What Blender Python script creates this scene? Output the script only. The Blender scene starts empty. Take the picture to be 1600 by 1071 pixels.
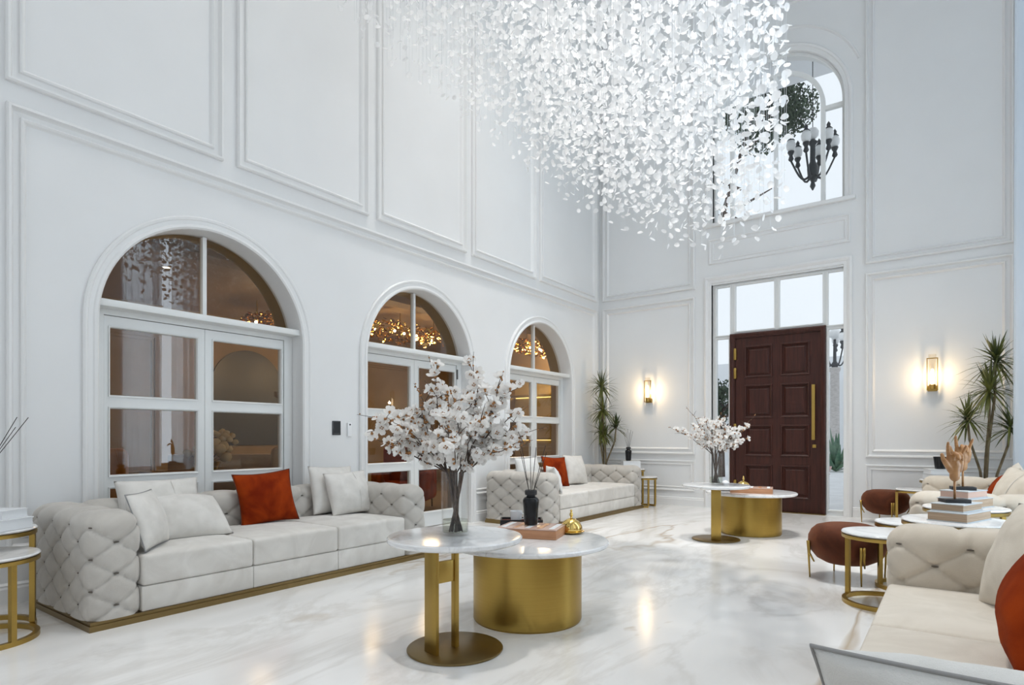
import bpy, bmesh, math, random
from mathutils import Vector, Matrix, Euler, noise
R = math.radians
PI = math.pi
random.seed(7)
S = bpy.context.scene
C = S.collection

# ------------------------------------------------------------------ camera, world, lights, exposure
cd = bpy.data.cameras.new('camera'); cam = bpy.data.objects.new('camera', cd); C.objects.link(cam)
cam.location = (0, 0, 1.15); cam.rotation_euler = (R(90), 0, R(36))
cd.sensor_width = 36; cd.lens = 36 * 950 / 1600; cd.shift_y = (684 - 535.5) / 1600
cd.clip_start = 0.05; cd.clip_end = 200
S.camera = cam

w = bpy.data.worlds.new('world'); S.world = w; w.use_nodes = True
bg = w.node_tree.nodes['Background']; bg.inputs[0].default_value = (.87, .93, 1.0, 1); bg.inputs[1].default_value = 1.08

def area(name, loc, rot, sx, sy, power, col):
    l = bpy.data.lights.new(name, 'AREA'); l.shape = 'RECTANGLE'; l.size = sx; l.size_y = sy
    l.energy = power; l.color = col
    o = bpy.data.objects.new(name, l); C.objects.link(o); o.location = loc; o.rotation_euler = rot
    return o
def point(name, loc, power, col, r=.05):
    l = bpy.data.lights.new(name, 'POINT'); l.energy = power; l.color = col; l.shadow_soft_size = r
    o = bpy.data.objects.new(name, l); C.objects.link(o); o.location = loc
    return o

XL, YB, XR, YN, ZC = -5.28, 10.0, .95, -2.6, 9.9          # left wall, back wall, right wall, near wall, ceiling
WINDOWS = [(-1.9, .2), (1.2, 3.0), (4.65, 5.95), (7.7, 9.4)]   # tall windows of the right wall (y range)
DAY = (.73, .87, 1.0)
for (a, b), pw in zip(WINDOWS, (4, 10, 168, 18)):
    area('window_daylight', (XR + .55, (a + b) / 2, 4.3), (0, R(90), 0), 7.4, b - a, pw * (b - a), DAY)
area('ceiling_spot', (-2.1, 1.8, ZC - .02), (0, 0, 0), .25, .25, 13, (1, .98, .95)).data.spread = R(46)  # unseen spot added to brighten the near floor, table and blossoms
for x in (-3.5, -1.5):                                          # recessed ceiling spots
    for y in (4.0, 6.2): area('ceiling_spot', (x, y, ZC - .02), (0, 0, 0), .25, .25, 58, (1, .97, .93)).data.spread = R(64)
area('window_daylight', (-2.3, YN - .5, 4.0), (R(90), 0, 0), 3.6, 6.6, 6, (1.0, .93, .83))  # unseen warm fill added at the near wall, no daylight source
S.view_settings.view_transform = 'Standard'; S.view_settings.look = 'None'
S.view_settings.gamma = 1; S.view_settings.exposure = 0.0; S.view_settings.use_curve_mapping = False

# ------------------------------------------------------------------ materials
def mat(name, col=(.8, .8, .8), rough=.5, metal=0, spec=.5, **k):
    m = bpy.data.materials.new(name); m.use_nodes = True
    p = m.node_tree.nodes['Principled BSDF']
    p.inputs['Base Color'].default_value = (*col, 1); p.inputs['Roughness'].default_value = rough
    p.inputs['Metallic'].default_value = metal; p.inputs['Specular IOR Level'].default_value = spec
    for a, v in k.items(): p.inputs[a.replace('_', ' ')].default_value = v
    return m
def nd(m, t, **k):
    n = m.node_tree.nodes.new(t)
    for a, v in k.items(): setattr(n, a, v)
    return n
def ln(m, a, b): m.node_tree.links.new(a, b)
def P(m): return m.node_tree.nodes['Principled BSDF']
def noisy(m, c1, c2, scale=5, detail=4, dist=0, bump=0, bscale=200, coord='Object', vec=(1, 1, 1), lo=.35, hi=.65):
    tc = nd(m, 'ShaderNodeTexCoord'); mp = nd(m, 'ShaderNodeMapping'); mp.inputs['Scale'].default_value = vec
    ln(m, tc.outputs[coord], mp.inputs['Vector'])
    n = nd(m, 'ShaderNodeTexNoise'); n.inputs['Scale'].default_value = scale; n.inputs['Detail'].default_value = detail
    n.inputs['Distortion'].default_value = dist
    ln(m, mp.outputs[0], n.inputs['Vector'])
    r = nd(m, 'ShaderNodeValToRGB'); r.color_ramp.elements[0].color = (*c1, 1); r.color_ramp.elements[1].color = (*c2, 1)
    r.color_ramp.elements[0].position = lo; r.color_ramp.elements[1].position = hi
    ln(m, n.outputs['Fac'], r.inputs[0]); ln(m, r.outputs[0], P(m).inputs['Base Color'])
    if bump:
        n2 = nd(m, 'ShaderNodeTexNoise'); n2.inputs['Scale'].default_value = bscale; n2.inputs['Detail'].default_value = 3
        ln(m, mp.outputs[0], n2.inputs['Vector'])
        b = nd(m, 'ShaderNodeBump'); b.inputs['Strength'].default_value = bump; b.inputs['Distance'].default_value = .004
        ln(m, n2.outputs['Fac'], b.inputs['Height']); ln(m, b.outputs[0], P(m).inputs['Normal'])
    return m
def emit(name, col, s):
    m = mat(name, (0, 0, 0)); P(m).inputs['Emission Color'].default_value = (*col, 1); P(m).inputs['Emission Strength'].default_value = s
    return m
def thin_glass(name, tint=(.97, .98, .98), rough=.01, ior=1.5):
    m = bpy.data.materials.new(name); m.use_nodes = True; nt = m.node_tree; nt.nodes.clear()
    o = nt.nodes.new('ShaderNodeOutputMaterial'); t = nt.nodes.new('ShaderNodeBsdfTransparent'); g = nt.nodes.new('ShaderNodeBsdfGlossy')
    f = nt.nodes.new('ShaderNodeFresnel'); x = nt.nodes.new('ShaderNodeMixShader')
    t.inputs[0].default_value = (*tint, 1); g.inputs['Roughness'].default_value = rough; f.inputs[0].default_value = ior
    ge = nt.nodes.new('ShaderNodeNewGeometry'); mu = nt.nodes.new('ShaderNodeMath'); mu.operation = 'SUBTRACT'; mu.use_clamp = True
    nt.links.new(f.outputs[0], mu.inputs[0]); nt.links.new(ge.outputs['Backfacing'], mu.inputs[1])     # reflect at the front face only
    nt.links.new(mu.outputs[0], x.inputs[0]); nt.links.new(t.outputs[0], x.inputs[1]); nt.links.new(g.outputs[0], x.inputs[2])
    nt.links.new(x.outputs[0], o.inputs[0])
    return m
def sheer(name, col, transp, transl):
    m = bpy.data.materials.new(name); m.use_nodes = True; nt = m.node_tree; nt.nodes.clear()
    o = nt.nodes.new('ShaderNodeOutputMaterial'); d = nt.nodes.new('ShaderNodeBsdfDiffuse'); t = nt.nodes.new('ShaderNodeBsdfTranslucent')
    tr = nt.nodes.new('ShaderNodeBsdfTransparent'); a = nt.nodes.new('ShaderNodeMixShader'); b = nt.nodes.new('ShaderNodeMixShader')
    d.inputs[0].default_value = (*col, 1); t.inputs[0].default_value = (*col, 1)
    a.inputs[0].default_value = transl; b.inputs[0].default_value = transp
    nt.links.new(d.outputs[0], a.inputs[1]); nt.links.new(t.outputs[0], a.inputs[2])
    nt.links.new(a.outputs[0], b.inputs[1]); nt.links.new(tr.outputs[0], b.inputs[2]); nt.links.new(b.outputs[0], o.inputs[0])
    return m

M = {}
M['wall'] = noisy(mat('white_paint', rough=.55, spec=.3), (.795, .80, .80), (.815, .82, .82), 1.5)
M['trim'] = mat('trim_paint', (.82, .82, .815), .4, spec=.4)
M['ceil'] = mat('ceiling_paint', (.85, .85, .84), .7)
M['lining'] = mat('ochre_lining', (.30, .19, .06), .5)  # ochre carries the warm dining light on the arch reveals
M['door_white'] = mat('door_paint', (.80, .81, .80), .35)
M['glass'] = thin_glass('window_glass', (.96, .97, .97))
M['glass_warm'] = thin_glass('door_glass', (.92, .90, .86), ior=1.68)
M['vase_glass'] = thin_glass('vase_glass', (.985, .99, .99), ior=1.6)
M['water'] = thin_glass('water', (.93, .95, .90), ior=1.33)
M['gold'] = mat('brushed_brass', (.42, .28, .075), .34, 1)
M['gold_dark'] = mat('bronze_band', (.24, .17, .075), .38, 1)
M['gold_polish'] = mat('polished_gold', (.78, .55, .18), .12, 1)
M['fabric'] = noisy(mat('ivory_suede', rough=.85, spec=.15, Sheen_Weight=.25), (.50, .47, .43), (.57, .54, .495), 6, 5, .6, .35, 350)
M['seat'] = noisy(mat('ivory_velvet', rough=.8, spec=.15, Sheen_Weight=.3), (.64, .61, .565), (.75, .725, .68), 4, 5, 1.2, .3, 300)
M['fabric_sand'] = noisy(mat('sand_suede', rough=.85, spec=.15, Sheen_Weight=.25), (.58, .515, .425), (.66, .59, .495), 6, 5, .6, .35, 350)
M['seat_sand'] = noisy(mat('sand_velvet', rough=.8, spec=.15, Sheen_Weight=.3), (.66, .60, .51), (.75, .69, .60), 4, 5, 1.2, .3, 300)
M['pillow_sand'] = noisy(mat('sand_linen', rough=.9, spec=.1, Sheen_Weight=.2), (.64, .58, .49), (.73, .67, .575), 9, 4, .4, .5, 420)
M['slit'] = mat('tuft_slit', (.13, .11, .09), .9)  # dark colour standing for the shade inside the tuft creases
M['pillow'] = noisy(mat('cream_linen', rough=.9, spec=.1, Sheen_Weight=.2), (.68, .655, .615), (.77, .745, .705), 9, 4, .4, .5, 420)
M['pillow_white'] = noisy(mat('white_linen', rough=.9, spec=.1), (.72, .72, .70), (.79, .79, .775), 9, 4, .4, .5, 420)
M['piping_grey'] = mat('grey_piping', (.30, .30, .30), .8)
M['rust'] = noisy(mat('rust_velvet', rough=.8, spec=.05, Sheen_Weight=.05, Sheen_Tint=(1, .4, .15, 1)), (.17, .016, .003), (.34, .046, .006), 4, 4, .8, .3, 300)
M['rust_dark'] = mat('rust_piping', (.12, .022, .008), .8)
M['pouf'] = noisy(mat('cinnamon_velvet', rough=.7, spec=.15, Sheen_Weight=.2, Sheen_Tint=(1, .5, .3, 1)), (.060, .016, .007), (.125, .034, .013), 5, 4, .8, .3, 300)
M['black_gloss'] = mat('black_glass', (.010, .011, .013), .16, spec=.35)
M['black'] = mat('matt_black', (.018, .018, .02), .5)
M['reed'] = mat('dark_reed', (.045, .035, .03), .8)
M['bookwood'] = noisy(mat('copper_box', rough=.35, spec=.4), (.46, .22, .11), (.56, .29, .16), 6, 4, 0, 0, 1, 'Object', (1, 1, 14))
M['booktop'] = mat('box_top', (.62, .42, .34), .2)
M['page'] = noisy(mat('page_edges', rough=.8), (.36, .25, .16), (.50, .37, .26), 6, 3, 0, 0, 1, 'Object', (1, 1, 60))
M['bookgrey'] = mat('grey_cover', (.52, .55, .57), .5)
M['white_box'] = mat('white_box', (.76, .78, .80), .5)
M['handwood'] = noisy(mat('carved_wood', rough=.35), (.31, .145, .052), (.45, .23, .09), 10, 4, .5, 0, 1, 'Object', (1, 1, 3))
M['petal'] = sheer('porcelain_petal', (.95, .95, .95), 0.0, .5)
M['wire'] = mat('clear_wire', (.75, .77, .78), .3)
M['bark'] = noisy(mat('twig_bark', rough=.9), (.06, .045, .038), (.14, .10, .08), 40, 3)
M['blossom'] = sheer('blossom_petal', (.95, .94, .92), 0.0, .5)
M['calyx'] = mat('calyx_brown', (.36, .17, .06), .8)
M['leaf'] = noisy(mat('dracaena_leaf', rough=.45), (.035, .055, .012), (.16, .17, .035), 3, 3)
M['trunk'] = noisy(mat('dracaena_stem', rough=.9), (.12, .09, .05), (.24, .19, .11), 30, 3, 0, 0, 1, 'Object', (1, 1, .3))
M['pot'] = mat('planter', (.55, .55, .54), .6)
M['soil'] = mat('soil', (.04, .03, .02), 1)
M['curtain'] = sheer('sheer_curtain', (.80, .85, .90), .28, .55)
M['lamp_glow'] = emit('warm_lamp', (1, .80, .52), 9)
M['down'] = emit('downlight', (1, .86, .62), 5)
M['lamp_glass'] = thin_glass('lamp_tube', (.98, .97, .95))
M['iron'] = mat('dark_iron', (.03, .035, .04), .5)
M['globe'] = mat('opal_globe', (.85, .86, .86), .3)
M['switch_dark'] = mat('switch_dark', (.05, .055, .06), .25)
M['switch_white'] = mat('switch_white', (.85, .86, .87), .4)
M['steel'] = mat('steel_hinge', (.16, .16, .16), .35, .8)
# dark walnut door with a vertical grain
m = M['wood'] = mat('dark_walnut', (.07, .022, .014), .40, spec=.28)
noisy(m, (.036, .012, .009), (.070, .022, .015), 4, 6, .6, 0, 1, 'Object', (9, 9, .7), .3, .7)
# brushed drum
m = M['drum'] = mat('brushed_drum', (.42, .28, .085), .30, 1)
P(m).inputs['Anisotropic'].default_value = .55
noisy(m, (.38, .25, .062), (.42, .285, .072), 2.5, 3, 0, 0, 1, 'Object', (1, 1, 160), .3, .7)
P(m).inputs['Roughness'].default_value = .3
# marble
def marble(name, base, cloud, vein, vein2, sc, rough, coat=0):
    m = mat(name, base, rough, spec=.5)
    tc = nd(m, 'ShaderNodeTexCoord'); mp = nd(m, 'ShaderNodeMapping'); mp.inputs['Rotation'].default_value = (0, 0, R(38))
    mp.inputs['Scale'].default_value = (sc, sc * .42, sc)
    ln(m, tc.outputs['Object'], mp.inputs['Vector'])
    def ridge(scale, detail, dist, wd):
        n = nd(m, 'ShaderNodeTexNoise'); n.inputs['Scale'].default_value = scale; n.inputs['Detail'].default_value = detail
        n.inputs['Distortion'].default_value = dist; n.inputs['Roughness'].default_value = .6
        ln(m, mp.outputs[0], n.inputs['Vector'])
        s = nd(m, 'ShaderNodeMath', operation='SUBTRACT'); s.inputs[1].default_value = .5; ln(m, n.outputs['Fac'], s.inputs[0])
        a = nd(m, 'ShaderNodeMath', operation='ABSOLUTE'); ln(m, s.outputs[0], a.inputs[0])
        r = nd(m, 'ShaderNodeMapRange'); r.inputs['From Min'].default_value = 0; r.inputs['From Max'].default_value = wd
        r.inputs['To Min'].default_value = 1; r.inputs['To Max'].default_value = 0; ln(m, a.outputs[0], r.inputs['Value'])
        return r.outputs[0]
    def mix(fac, a, b, k):
        x = nd(m, 'ShaderNodeMix', data_type='RGBA')
        f = nd(m, 'ShaderNodeMath', operation='MULTIPLY'); f.inputs[1].default_value = k; ln(m, fac, f.inputs[0]); ln(m, f.outputs[0], x.inputs[0])
        if isinstance(a, tuple): x.inputs[6].default_value = (*a, 1)
        else: ln(m, a, x.inputs[6])
        x.inputs[7].default_value = (*b, 1)
        return x.outputs[2]
    n = nd(m, 'ShaderNodeTexNoise'); n.inputs['Scale'].default_value = 1.3; n.inputs['Detail'].default_value = 7; n.inputs['Distortion'].default_value = .8
    ln(m, mp.outputs[0], n.inputs['Vector'])
    r = nd(m, 'ShaderNodeMapRange'); r.inputs['From Min'].default_value = .42; r.inputs['From Max'].default_value = .68; ln(m, n.outputs['Fac'], r.inputs['Value'])
    c = mix(r.outputs[0], base, cloud, .8)
    # patchy mask so veins come and go
    n3 = nd(m, 'ShaderNodeTexNoise'); n3.inputs['Scale'].default_value = .9; n3.inputs['Detail'].default_value = 2; ln(m, mp.outputs[0], n3.inputs['Vector'])
    r3 = nd(m, 'ShaderNodeMapRange'); r3.inputs['From Min'].default_value = .45; r3.inputs['From Max'].default_value = .62; ln(m, n3.outputs['Fac'], r3.inputs['Value'])
    def masked(f):
        q = nd(m, 'ShaderNodeMath', operation='MULTIPLY'); ln(m, f, q.inputs[0]); ln(m, r3.outputs[0], q.inputs[1]); return q.outputs[0]
    c = mix(ridge(1.9, 6, 1.0, .05), c, vein, .35)
    c = mix(masked(ridge(.8, 5, .9, .022)), c, vein2, .75)
    ln(m, c, P(m).inputs['Base Color'])
    if coat: P(m).inputs['Coat Weight'].default_value = coat; P(m).inputs['Coat Roughness'].default_value = .05
    return m
M['floor'] = marble('polished_marble', (.90, .89, .875), (.70, .69, .675), (.56, .53, .49), (.44, .33, .21), .62, .17)
M['marble'] = marble('table_marble', (.88, .88, .88), (.76, .77, .78), (.54, .55, .57), (.55, .50, .45), 2.6, .12)

# ------------------------------------------------------------------ helpers
def mk(name, bm, m, parent=None, smooth=False, kind=None):
    me = bpy.data.meshes.new(name)
    bmesh.ops.recalc_face_normals(bm, faces=bm.faces)
    bm.to_mesh(me); bm.free()
    return obj(name, me, m, parent, smooth, kind)
def obj(name, me, m=None, parent=None, smooth=False, kind=None):
    o = bpy.data.objects.new(name, me); C.objects.link(o)
    if m is not None:
        for q in (m if isinstance(m, (list, tuple)) else [m]): me.materials.append(q)
    if smooth:
        for f in me.polygons: f.use_smooth = True
    if smooth == 'auto': me.set_sharp_from_angle(angle=R(40))
    if parent is not None: o.parent = parent
    if kind: o['kind'] = kind
    return o
def tag(o, label, cat, group=None):
    o['label'] = label; o['category'] = cat
    if group: o['group'] = group
    return o
def thing(name, label, cat, loc=(0, 0, 0), rz=0, group=None):
    o = bpy.data.objects.new(name, None); C.objects.link(o); o.location = loc; o.rotation_euler = (0, 0, rz)
    o.empty_display_size = .1
    return tag(o, label, cat, group)
def struct_empty(name, loc=(0, 0, 0)):
    o = bpy.data.objects.new(name, None); C.objects.link(o); o.location = loc; o['kind'] = 'structure'
    return o
def copy_tree(o, parent=None):
    c = o.copy(); C.objects.link(c)
    if parent is not None: c.parent = parent
    for ch in list(o.children): copy_tree(ch, c)
    return c
def box(bm, x0, x1, y0, y1, z0, z1):
    vs = [bm.verts.new((x, y, z)) for z in (z0, z1) for x, y in ((x0, y0), (x1, y0), (x1, y1), (x0, y1))]
    for f in ((3, 2, 1, 0), (4, 5, 6, 7), (0, 1, 5, 4), (1, 2, 6, 5), (2, 3, 7, 6), (3, 0, 4, 7)): bm.faces.new([vs[i] for i in f])
    return vs
def bxo(name, dims, m, parent=None, bevel=0, seg=2, kind=None):
    bm = bmesh.new(); box(bm, *dims)
    if bevel: bmesh.ops.bevel(bm, geom=bm.edges[:], offset=bevel, segments=seg, profile=.5, affect='EDGES')
    return mk(name, bm, m, parent, 'auto' if bevel else False, kind)
def lathe(bm, prof, seg=32, cx=0, cy=0, cap=True):
    rings = []
    for r, z in prof:
        rings.append([bm.verts.new((cx + r * math.cos(2 * PI * i / seg), cy + r * math.sin(2 * PI * i / seg), z)) for i in range(seg)])
    for a, b in zip(rings, rings[1:]):
        for i in range(seg):
            j = (i + 1) % seg; bm.faces.new((a[i], a[j], b[j], b[i]))
    if cap:
        if prof[0][0] > 1e-5: bm.faces.new(rings[0][::-1])
        if prof[-1][0] > 1e-5: bm.faces.new(rings[-1])
def lao(name, prof, m, parent=None, seg=32, c=(0, 0), cap=True):
    bm = bmesh.new(); lathe(bm, prof, seg, c[0], c[1], cap); return mk(name, bm, m, parent, 'auto')
def tube(bm, pts, rad, seg=6, cap=True, mi=0):
    pts = [Vector(p) for p in pts]; n = len(pts)
    rs = rad if isinstance(rad, (list, tuple)) else [rad] * n
    rings = []; ref = None
    for i, p in enumerate(pts):
        t = (pts[min(i + 1, n - 1)] - pts[max(i - 1, 0)]).normalized()
        if ref is None: ref = t.orthogonal().normalized()
        ref = (ref - t * ref.dot(t)).normalized(); b = t.cross(ref)
        rings.append([bm.verts.new(p + (ref * math.cos(2 * PI * k / seg) + b * math.sin(2 * PI * k / seg)) * rs[i]) for k in range(seg)])
    for a, b in zip(rings, rings[1:]):
        for k in range(seg):
            j = (k + 1) % seg; f = bm.faces.new((a[k], a[j], b[j], b[k])); f.material_index = mi
    if cap:
        bm.faces.new(rings[0][::-1]).material_index = mi; bm.faces.new(rings[-1]).material_index = mi
def plate(name, outer, holes, depth, mp, m, parent=None, kind=None):
    """flat slab with holes; 2-D loops (a,b); mp(a,b,c) -> world with c = 0..depth"""
    bm = bmesh.new()
    for c in (0, depth):
        es = []
        for lp in [outer] + holes:
            vs = [bm.verts.new(mp(a, b, c)) for a, b in lp]
            es += [bm.edges.new((vs[i], vs[(i + 1) % len(vs)])) for i in range(len(vs))]
        bmesh.ops.triangle_fill(bm, use_beauty=True, use_dissolve=False, edges=es)
    bm.verts.ensure_lookup_table()
    n = len(bm.verts) // 2; k = 0
    for lp in [outer] + holes:
        L = len(lp)
        for i in range(L):
            a, b = k + i, k + (i + 1) % L
            bm.faces.new((bm.verts[a], bm.verts[b], bm.verts[n + b], bm.verts[n + a]))
        k += L
    return mk(name, bm, m, parent, False, kind)
def rect(a0, a1, b0, b1): return [(a0, b0), (a1, b0), (a1, b1), (a0, b1)]
def archpts(c, r, b0, zc, n=40):
    """opening: up from b0, semicircle centre zc"""
    return [(c - r, b0), (c + r, b0)] + [(c + r * math.cos(PI * i / n), zc + r * math.sin(PI * i / n)) for i in range(n + 1)]
def moulding(bm, path, closed, prof, mp):
    """sweep prof [(offset to the left of travel, height)] along a 2-D path with mitres"""
    n = len(path); rings = []
    for i in range(n):
        p = Vector(path[i])
        d0 = (p - Vector(path[i - 1])).normalized() if (closed or i > 0) else None
        d1 = (Vector(path[(i + 1) % n]) - p).normalized() if (closed or i < n - 1) else None
        d0 = d0 or d1; d1 = d1 or d0
        n0 = Vector((-d0.y, d0.x)); n1 = Vector((-d1.y, d1.x)); b = (n0 + n1)
        b = b / max(.2, b.dot(n0))
        rings.append([bm.verts.new(mp(p.x + b.x * o, p.y + b.y * o, h)) for o, h in prof])
    m = n if closed else n - 1
    for i in range(m):
        a, b = rings[i], rings[(i + 1) % n]
        for k in range(len(prof) - 1): bm.faces.new((a[k], a[k + 1], b[k + 1], b[k]))
def mouldo(name, path, closed, prof, mp, parent, m=None):
    bm = bmesh.new(); moulding(bm, path, closed, prof, mp); return mk(name, bm, m or M['trim'], parent)
PANEL = [(0, 0), (0, .030), (.010, .044), (.024, .044), (.034, .022), (.042, .008), (.078, .006), (.082, .024), (.092, .032), (.104, .022), (.114, .004), (.118, 0)]
SMALL = [(0, 0), (0, .016), (.008, .024), (.02, .024), (.03, .010), (.055, .006), (.06, .016), (.072, .016), (.08, 0)]
ARCHI = [(0, 0), (0, .022), (.012, .034), (.028, .030), (.036, .020), (.066, .018), (.074, .030), (.092, .034), (.106, .022), (.106, -.15)]

# ------------------------------------------------------------------ room shell
LW = lambda y, z, h: (XL + h, y, z)                      # left wall: height goes into the room
BW = lambda x, z, h: (x, YB - h, z)                      # back wall
ARCHES = [2.79, 5.41, 8.08]; AR = .893; AZ = 2.06
bxo('floor', (XL - .4, XR + .4, YN - .3, YB + .3, -.2, 0), M['floor'], kind='structure')
bxo('ceiling', (XL - .4, XR + .4, YN - .3, YB + .3, ZC, ZC + .2), M['ceil'], kind='structure')
wl = plate('wall_left', rect(YN, YB, 0, ZC), [archpts(c, AR, .0005, AZ) for c in ARCHES], -.40, LW, M['wall'], kind='structure')
EX0, EX1, EZ = -3.215, -1.265, 3.645
WCX, WR, WZ0, WZC = -2.24, .955, 4.65, 6.12
wb = plate('wall_back', rect(XL - .4, XR + .4, 0, ZC), [rect(EX0, EX1, .0005, EZ), archpts(WCX, WR, WZ0, WZC)], -.30, BW, M['wall'], kind='structure')
RW = lambda y, z, h: (XR - h, y, z)
wr = plate('wall_right', rect(YN, YB, 0, ZC), [rect(a, b, .15, 8.4) for a, b in WINDOWS], -.35, RW, M['wall'], kind='structure')
NW = lambda x, z, h: (x, YN + h, z)
wn = plate('wall_near', rect(XL - .4, XR + .4, 0, ZC), [rect(-4.1, -.5, .6, 7.3)], -.30, NW, M['wall'], kind='structure')  # opening added to let the fill light through

# left wall panelling
for a, b in ((-2.0, -.33), (-.2, 1.2), (1.33, 2.868), (3.0, 4.528), (4.658, 6.205), (6.325, 7.878), (7.99, 9.86)):
    mouldo('panel_moulding', rect(a, b, 3.612, 9.55), True, PANEL, LW, wl)
mouldo('panel_moulding', rect(-2.0, 1.2, .37, 3.462), True, PANEL, LW, wl)
lo = [(9.10, .37), (9.86, .37), (9.86, 3.462), (1.335, 3.462), (1.335, .37), (1.78, .37)]
mouldo('panel_moulding', lo, False, PANEL, LW, wl)
for a, b in ((3.80, 4.40), (6.42, 7.07)): mouldo('panel_moulding', [(a, .37), (b, .37)], False, SMALL, LW, wl)
for c in ARCHES:
    r = 1.0
    path = [(c + r, 0)] + [(c + r * math.cos(PI * i / 48), AZ + r * math.sin(PI * i / 48)) for i in range(49)] + [(c - r, 0)]
    o = mouldo('door_architrave', path, False, ARCHI, LW, wl)
    for f in o.data.polygons: f.use_smooth = True
    o.data.set_sharp_from_angle(angle=R(25))
# back wall panelling
for a, b in ((-5.2, -3.49), (-1.02, .62)):
    mouldo('panel_moulding', rect(a, b, 3.625, 9.55), True, PANEL, BW, wb)
    mouldo('panel_moulding', rect(a, b, .865, 3.49), True, PANEL, BW, wb)
    mouldo('panel_moulding', rect(a, b, .245, .765), True, SMALL, BW, wb)
mouldo('panel_moulding', rect(-3.26, -1.21, 3.985, 4.395), True, SMALL, BW, wb)
mouldo('door_architrave', [(-1.185, 0), (-1.185, 3.785), (-3.33, 3.785), (-3.33, 0)], False,
       [(0, 0), (0, .03), (.03, .045), (.06, .03), (.066, .018), (.11, .018), (.115, .0), (.115, -.07)], BW, wb)
r = 1.06
path = [(WCX + r, WZ0 - .02)] + [(WCX + r * math.cos(PI * i / 48), WZC + r * math.sin(PI * i / 48)) for i in range(49)] + [(WCX - r, WZ0 - .02)]
o = mouldo('window_architrave', path, False, [(0, 0), (0, .02), (.015, .034), (.04, .03), (.05, .014), (.09, .012), (.095, .024), (.105, .02), (.105, -.06)], BW, wb)
r = 1.22
path = [(WCX + r * math.cos(PI * i / 48), WZC + .1 + r * math.sin(PI * i / 48)) for i in range(5, 44)]
mouldo('panel_moulding', path, False, SMALL[:5] + [(.036, 0)], BW, wb)
mouldo('panel_moulding', rect(-3.26, -1.21, 7.75, 9.55), True, PANEL, BW, wb)
bxo('window_sill', (WCX - 1.1, WCX + 1.1, YB - .06, YB + .02, WZ0 - .06, WZ0), M['trim'], wb, .012)
# baseboards
BASE = [(0, .0), (.0, .022), (.105, .022), (.118, .016), (.13, .018), (.14, .008), (.145, 0)]
def baseboard(name, runs, mp):
    bm = bmesh.new()
    for a, b in runs: moulding(bm, [(a, 0), (b, 0)], False, BASE, mp)
    return mk(name, bm, M['trim'], None, False, 'structure')
baseboard('baseboard_left', [(YN, 1.785), (3.795, 4.405), (6.415, 7.075), (9.085, YB)], LW)
baseboard('baseboard_back', [(XL, -3.335), (-1.18, XR)], BW)

for c in ARCHES:                                            # added skin, its ochre painting warm dining light onto each reveal
    bm = bmesh.new(); ring = [(c + (AR - .003), .002)] + [(c + (AR - .003) * math.cos(PI * i / 48), AZ + (AR - .003) * math.sin(PI * i / 48)) for i in range(49)] + [(c - (AR - .003), .002)]
    A = [[bm.verts.new((x, y, z)) for y, z in ring] for x in (XL - .22, XL - .40)]
    for i in range(len(ring) - 1): bm.faces.new((A[0][i], A[0][i + 1], A[1][i + 1], A[1][i]))
    mk('door_lining', bm, M['lining'], wl)
baseboard('baseboard_right', [(YN, -1.95), (.25, 1.15), (3.05, 4.6), (6.0, 7.65), (9.45, YB)], RW)
# arched glazed doors in the left wall (recessed .15)
DX = XL - .15
DM = lambda y, z, h: (DX + h, y, z)
def arched_door(n, c, hinges):
    d = struct_empty('door_%d' % n, (0, 0, 0))
    arc = [(c + (AR - .002) * math.cos(PI * i / 40), AZ + (AR - .002) * math.sin(PI * i / 40)) for i in range(41)]
    zb = 2.22
    th = math.asin((zb - AZ) / AR)
    A = AR - .012
    fan = [(c + A * math.cos(th + (PI - 2 * th) * i / 32), AZ + A * math.sin(th + (PI - 2 * th) * i / 32)) for i in range(33)]
    # fanlight: two glazed halves and a central bar
    B = AR - .006
    for s in (1, -1):
        q = [(a, b) for a, b in fan if s * (a - c) > .016]
        ang = math.acos(.016 / A)
        topz = AZ + A * math.sin(ang)
        q = q + [(c + s * .016, topz), (c + s * .016, zb)] if s > 0 else [(c - .016, topz)] + q + [(c - .016, zb)]
        plate('pane', q, [], -.008, lambda y, z, h: (DX - .03 + h, y, z), M['glass_warm'], d)
    bxo('glazing_bar', (DX - .055, DX + .0, c - .017, c + .017, zb, AZ + AR - .01), M['door_white'], d)
    bxo('transom_bar', (DX - .10, XL - .012, c - AR + .004, c + AR - .004, 2.168, 2.224), M['door_white'], d, .006)
    bmf = plate('door_frame', [(c - AR + .004, 0.002), (c - AR + .004, 2.168), (c + AR - .004, 2.168), (c + AR - .004, 0.002), (c + .80, .002), (c + .80, 2.125), (c - .80, 2.125), (c - .80, .002)],
                [], -.09, DM, M['door_white'], d)
    rows = [(1.487, 2.03), (.847, 1.383), (.20, .74)]
    cols = {-1: (-.752, -.062), 1: (.084, .772)}
    for s, (l, rr) in cols.items():
        a0, a1 = ((-.795, .004) if s < 0 else (.008, .795))
        leaf = plate('door_leaf', rect(c + a0, c + a1, .012, 2.12), [rect(c + l, c + rr, z0, z1) for z0, z1 in rows], -.05, lambda y, z, h: (DX - .012 + h, y, z), M['door_white'], d)
        for z0, z1 in rows:
            bxo('pane', (DX - .040, DX - .034, c + l, c + rr, z0, z1), M['glass_warm'], leaf)
            mouldo('glazing_bead', rect(c + l, c + rr, z0, z1), True, [(-.012, 0), (-.012, .010), (-.002, .006), (.004, -.018)], lambda y, z, h: (DX - .012 + h, y, z), leaf, M['door_white'])
    if hinges:
        for yy in (c - .797, c + .797):
            for zc in (2.0, 1.11, .22):
                bm = bmesh.new(); tube(bm, [(DX + .008, yy, zc - .065), (DX + .008, yy, zc + .065)], .011, 8)
                mk('hinge', bm, M['steel'], d, True)
    return d
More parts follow.
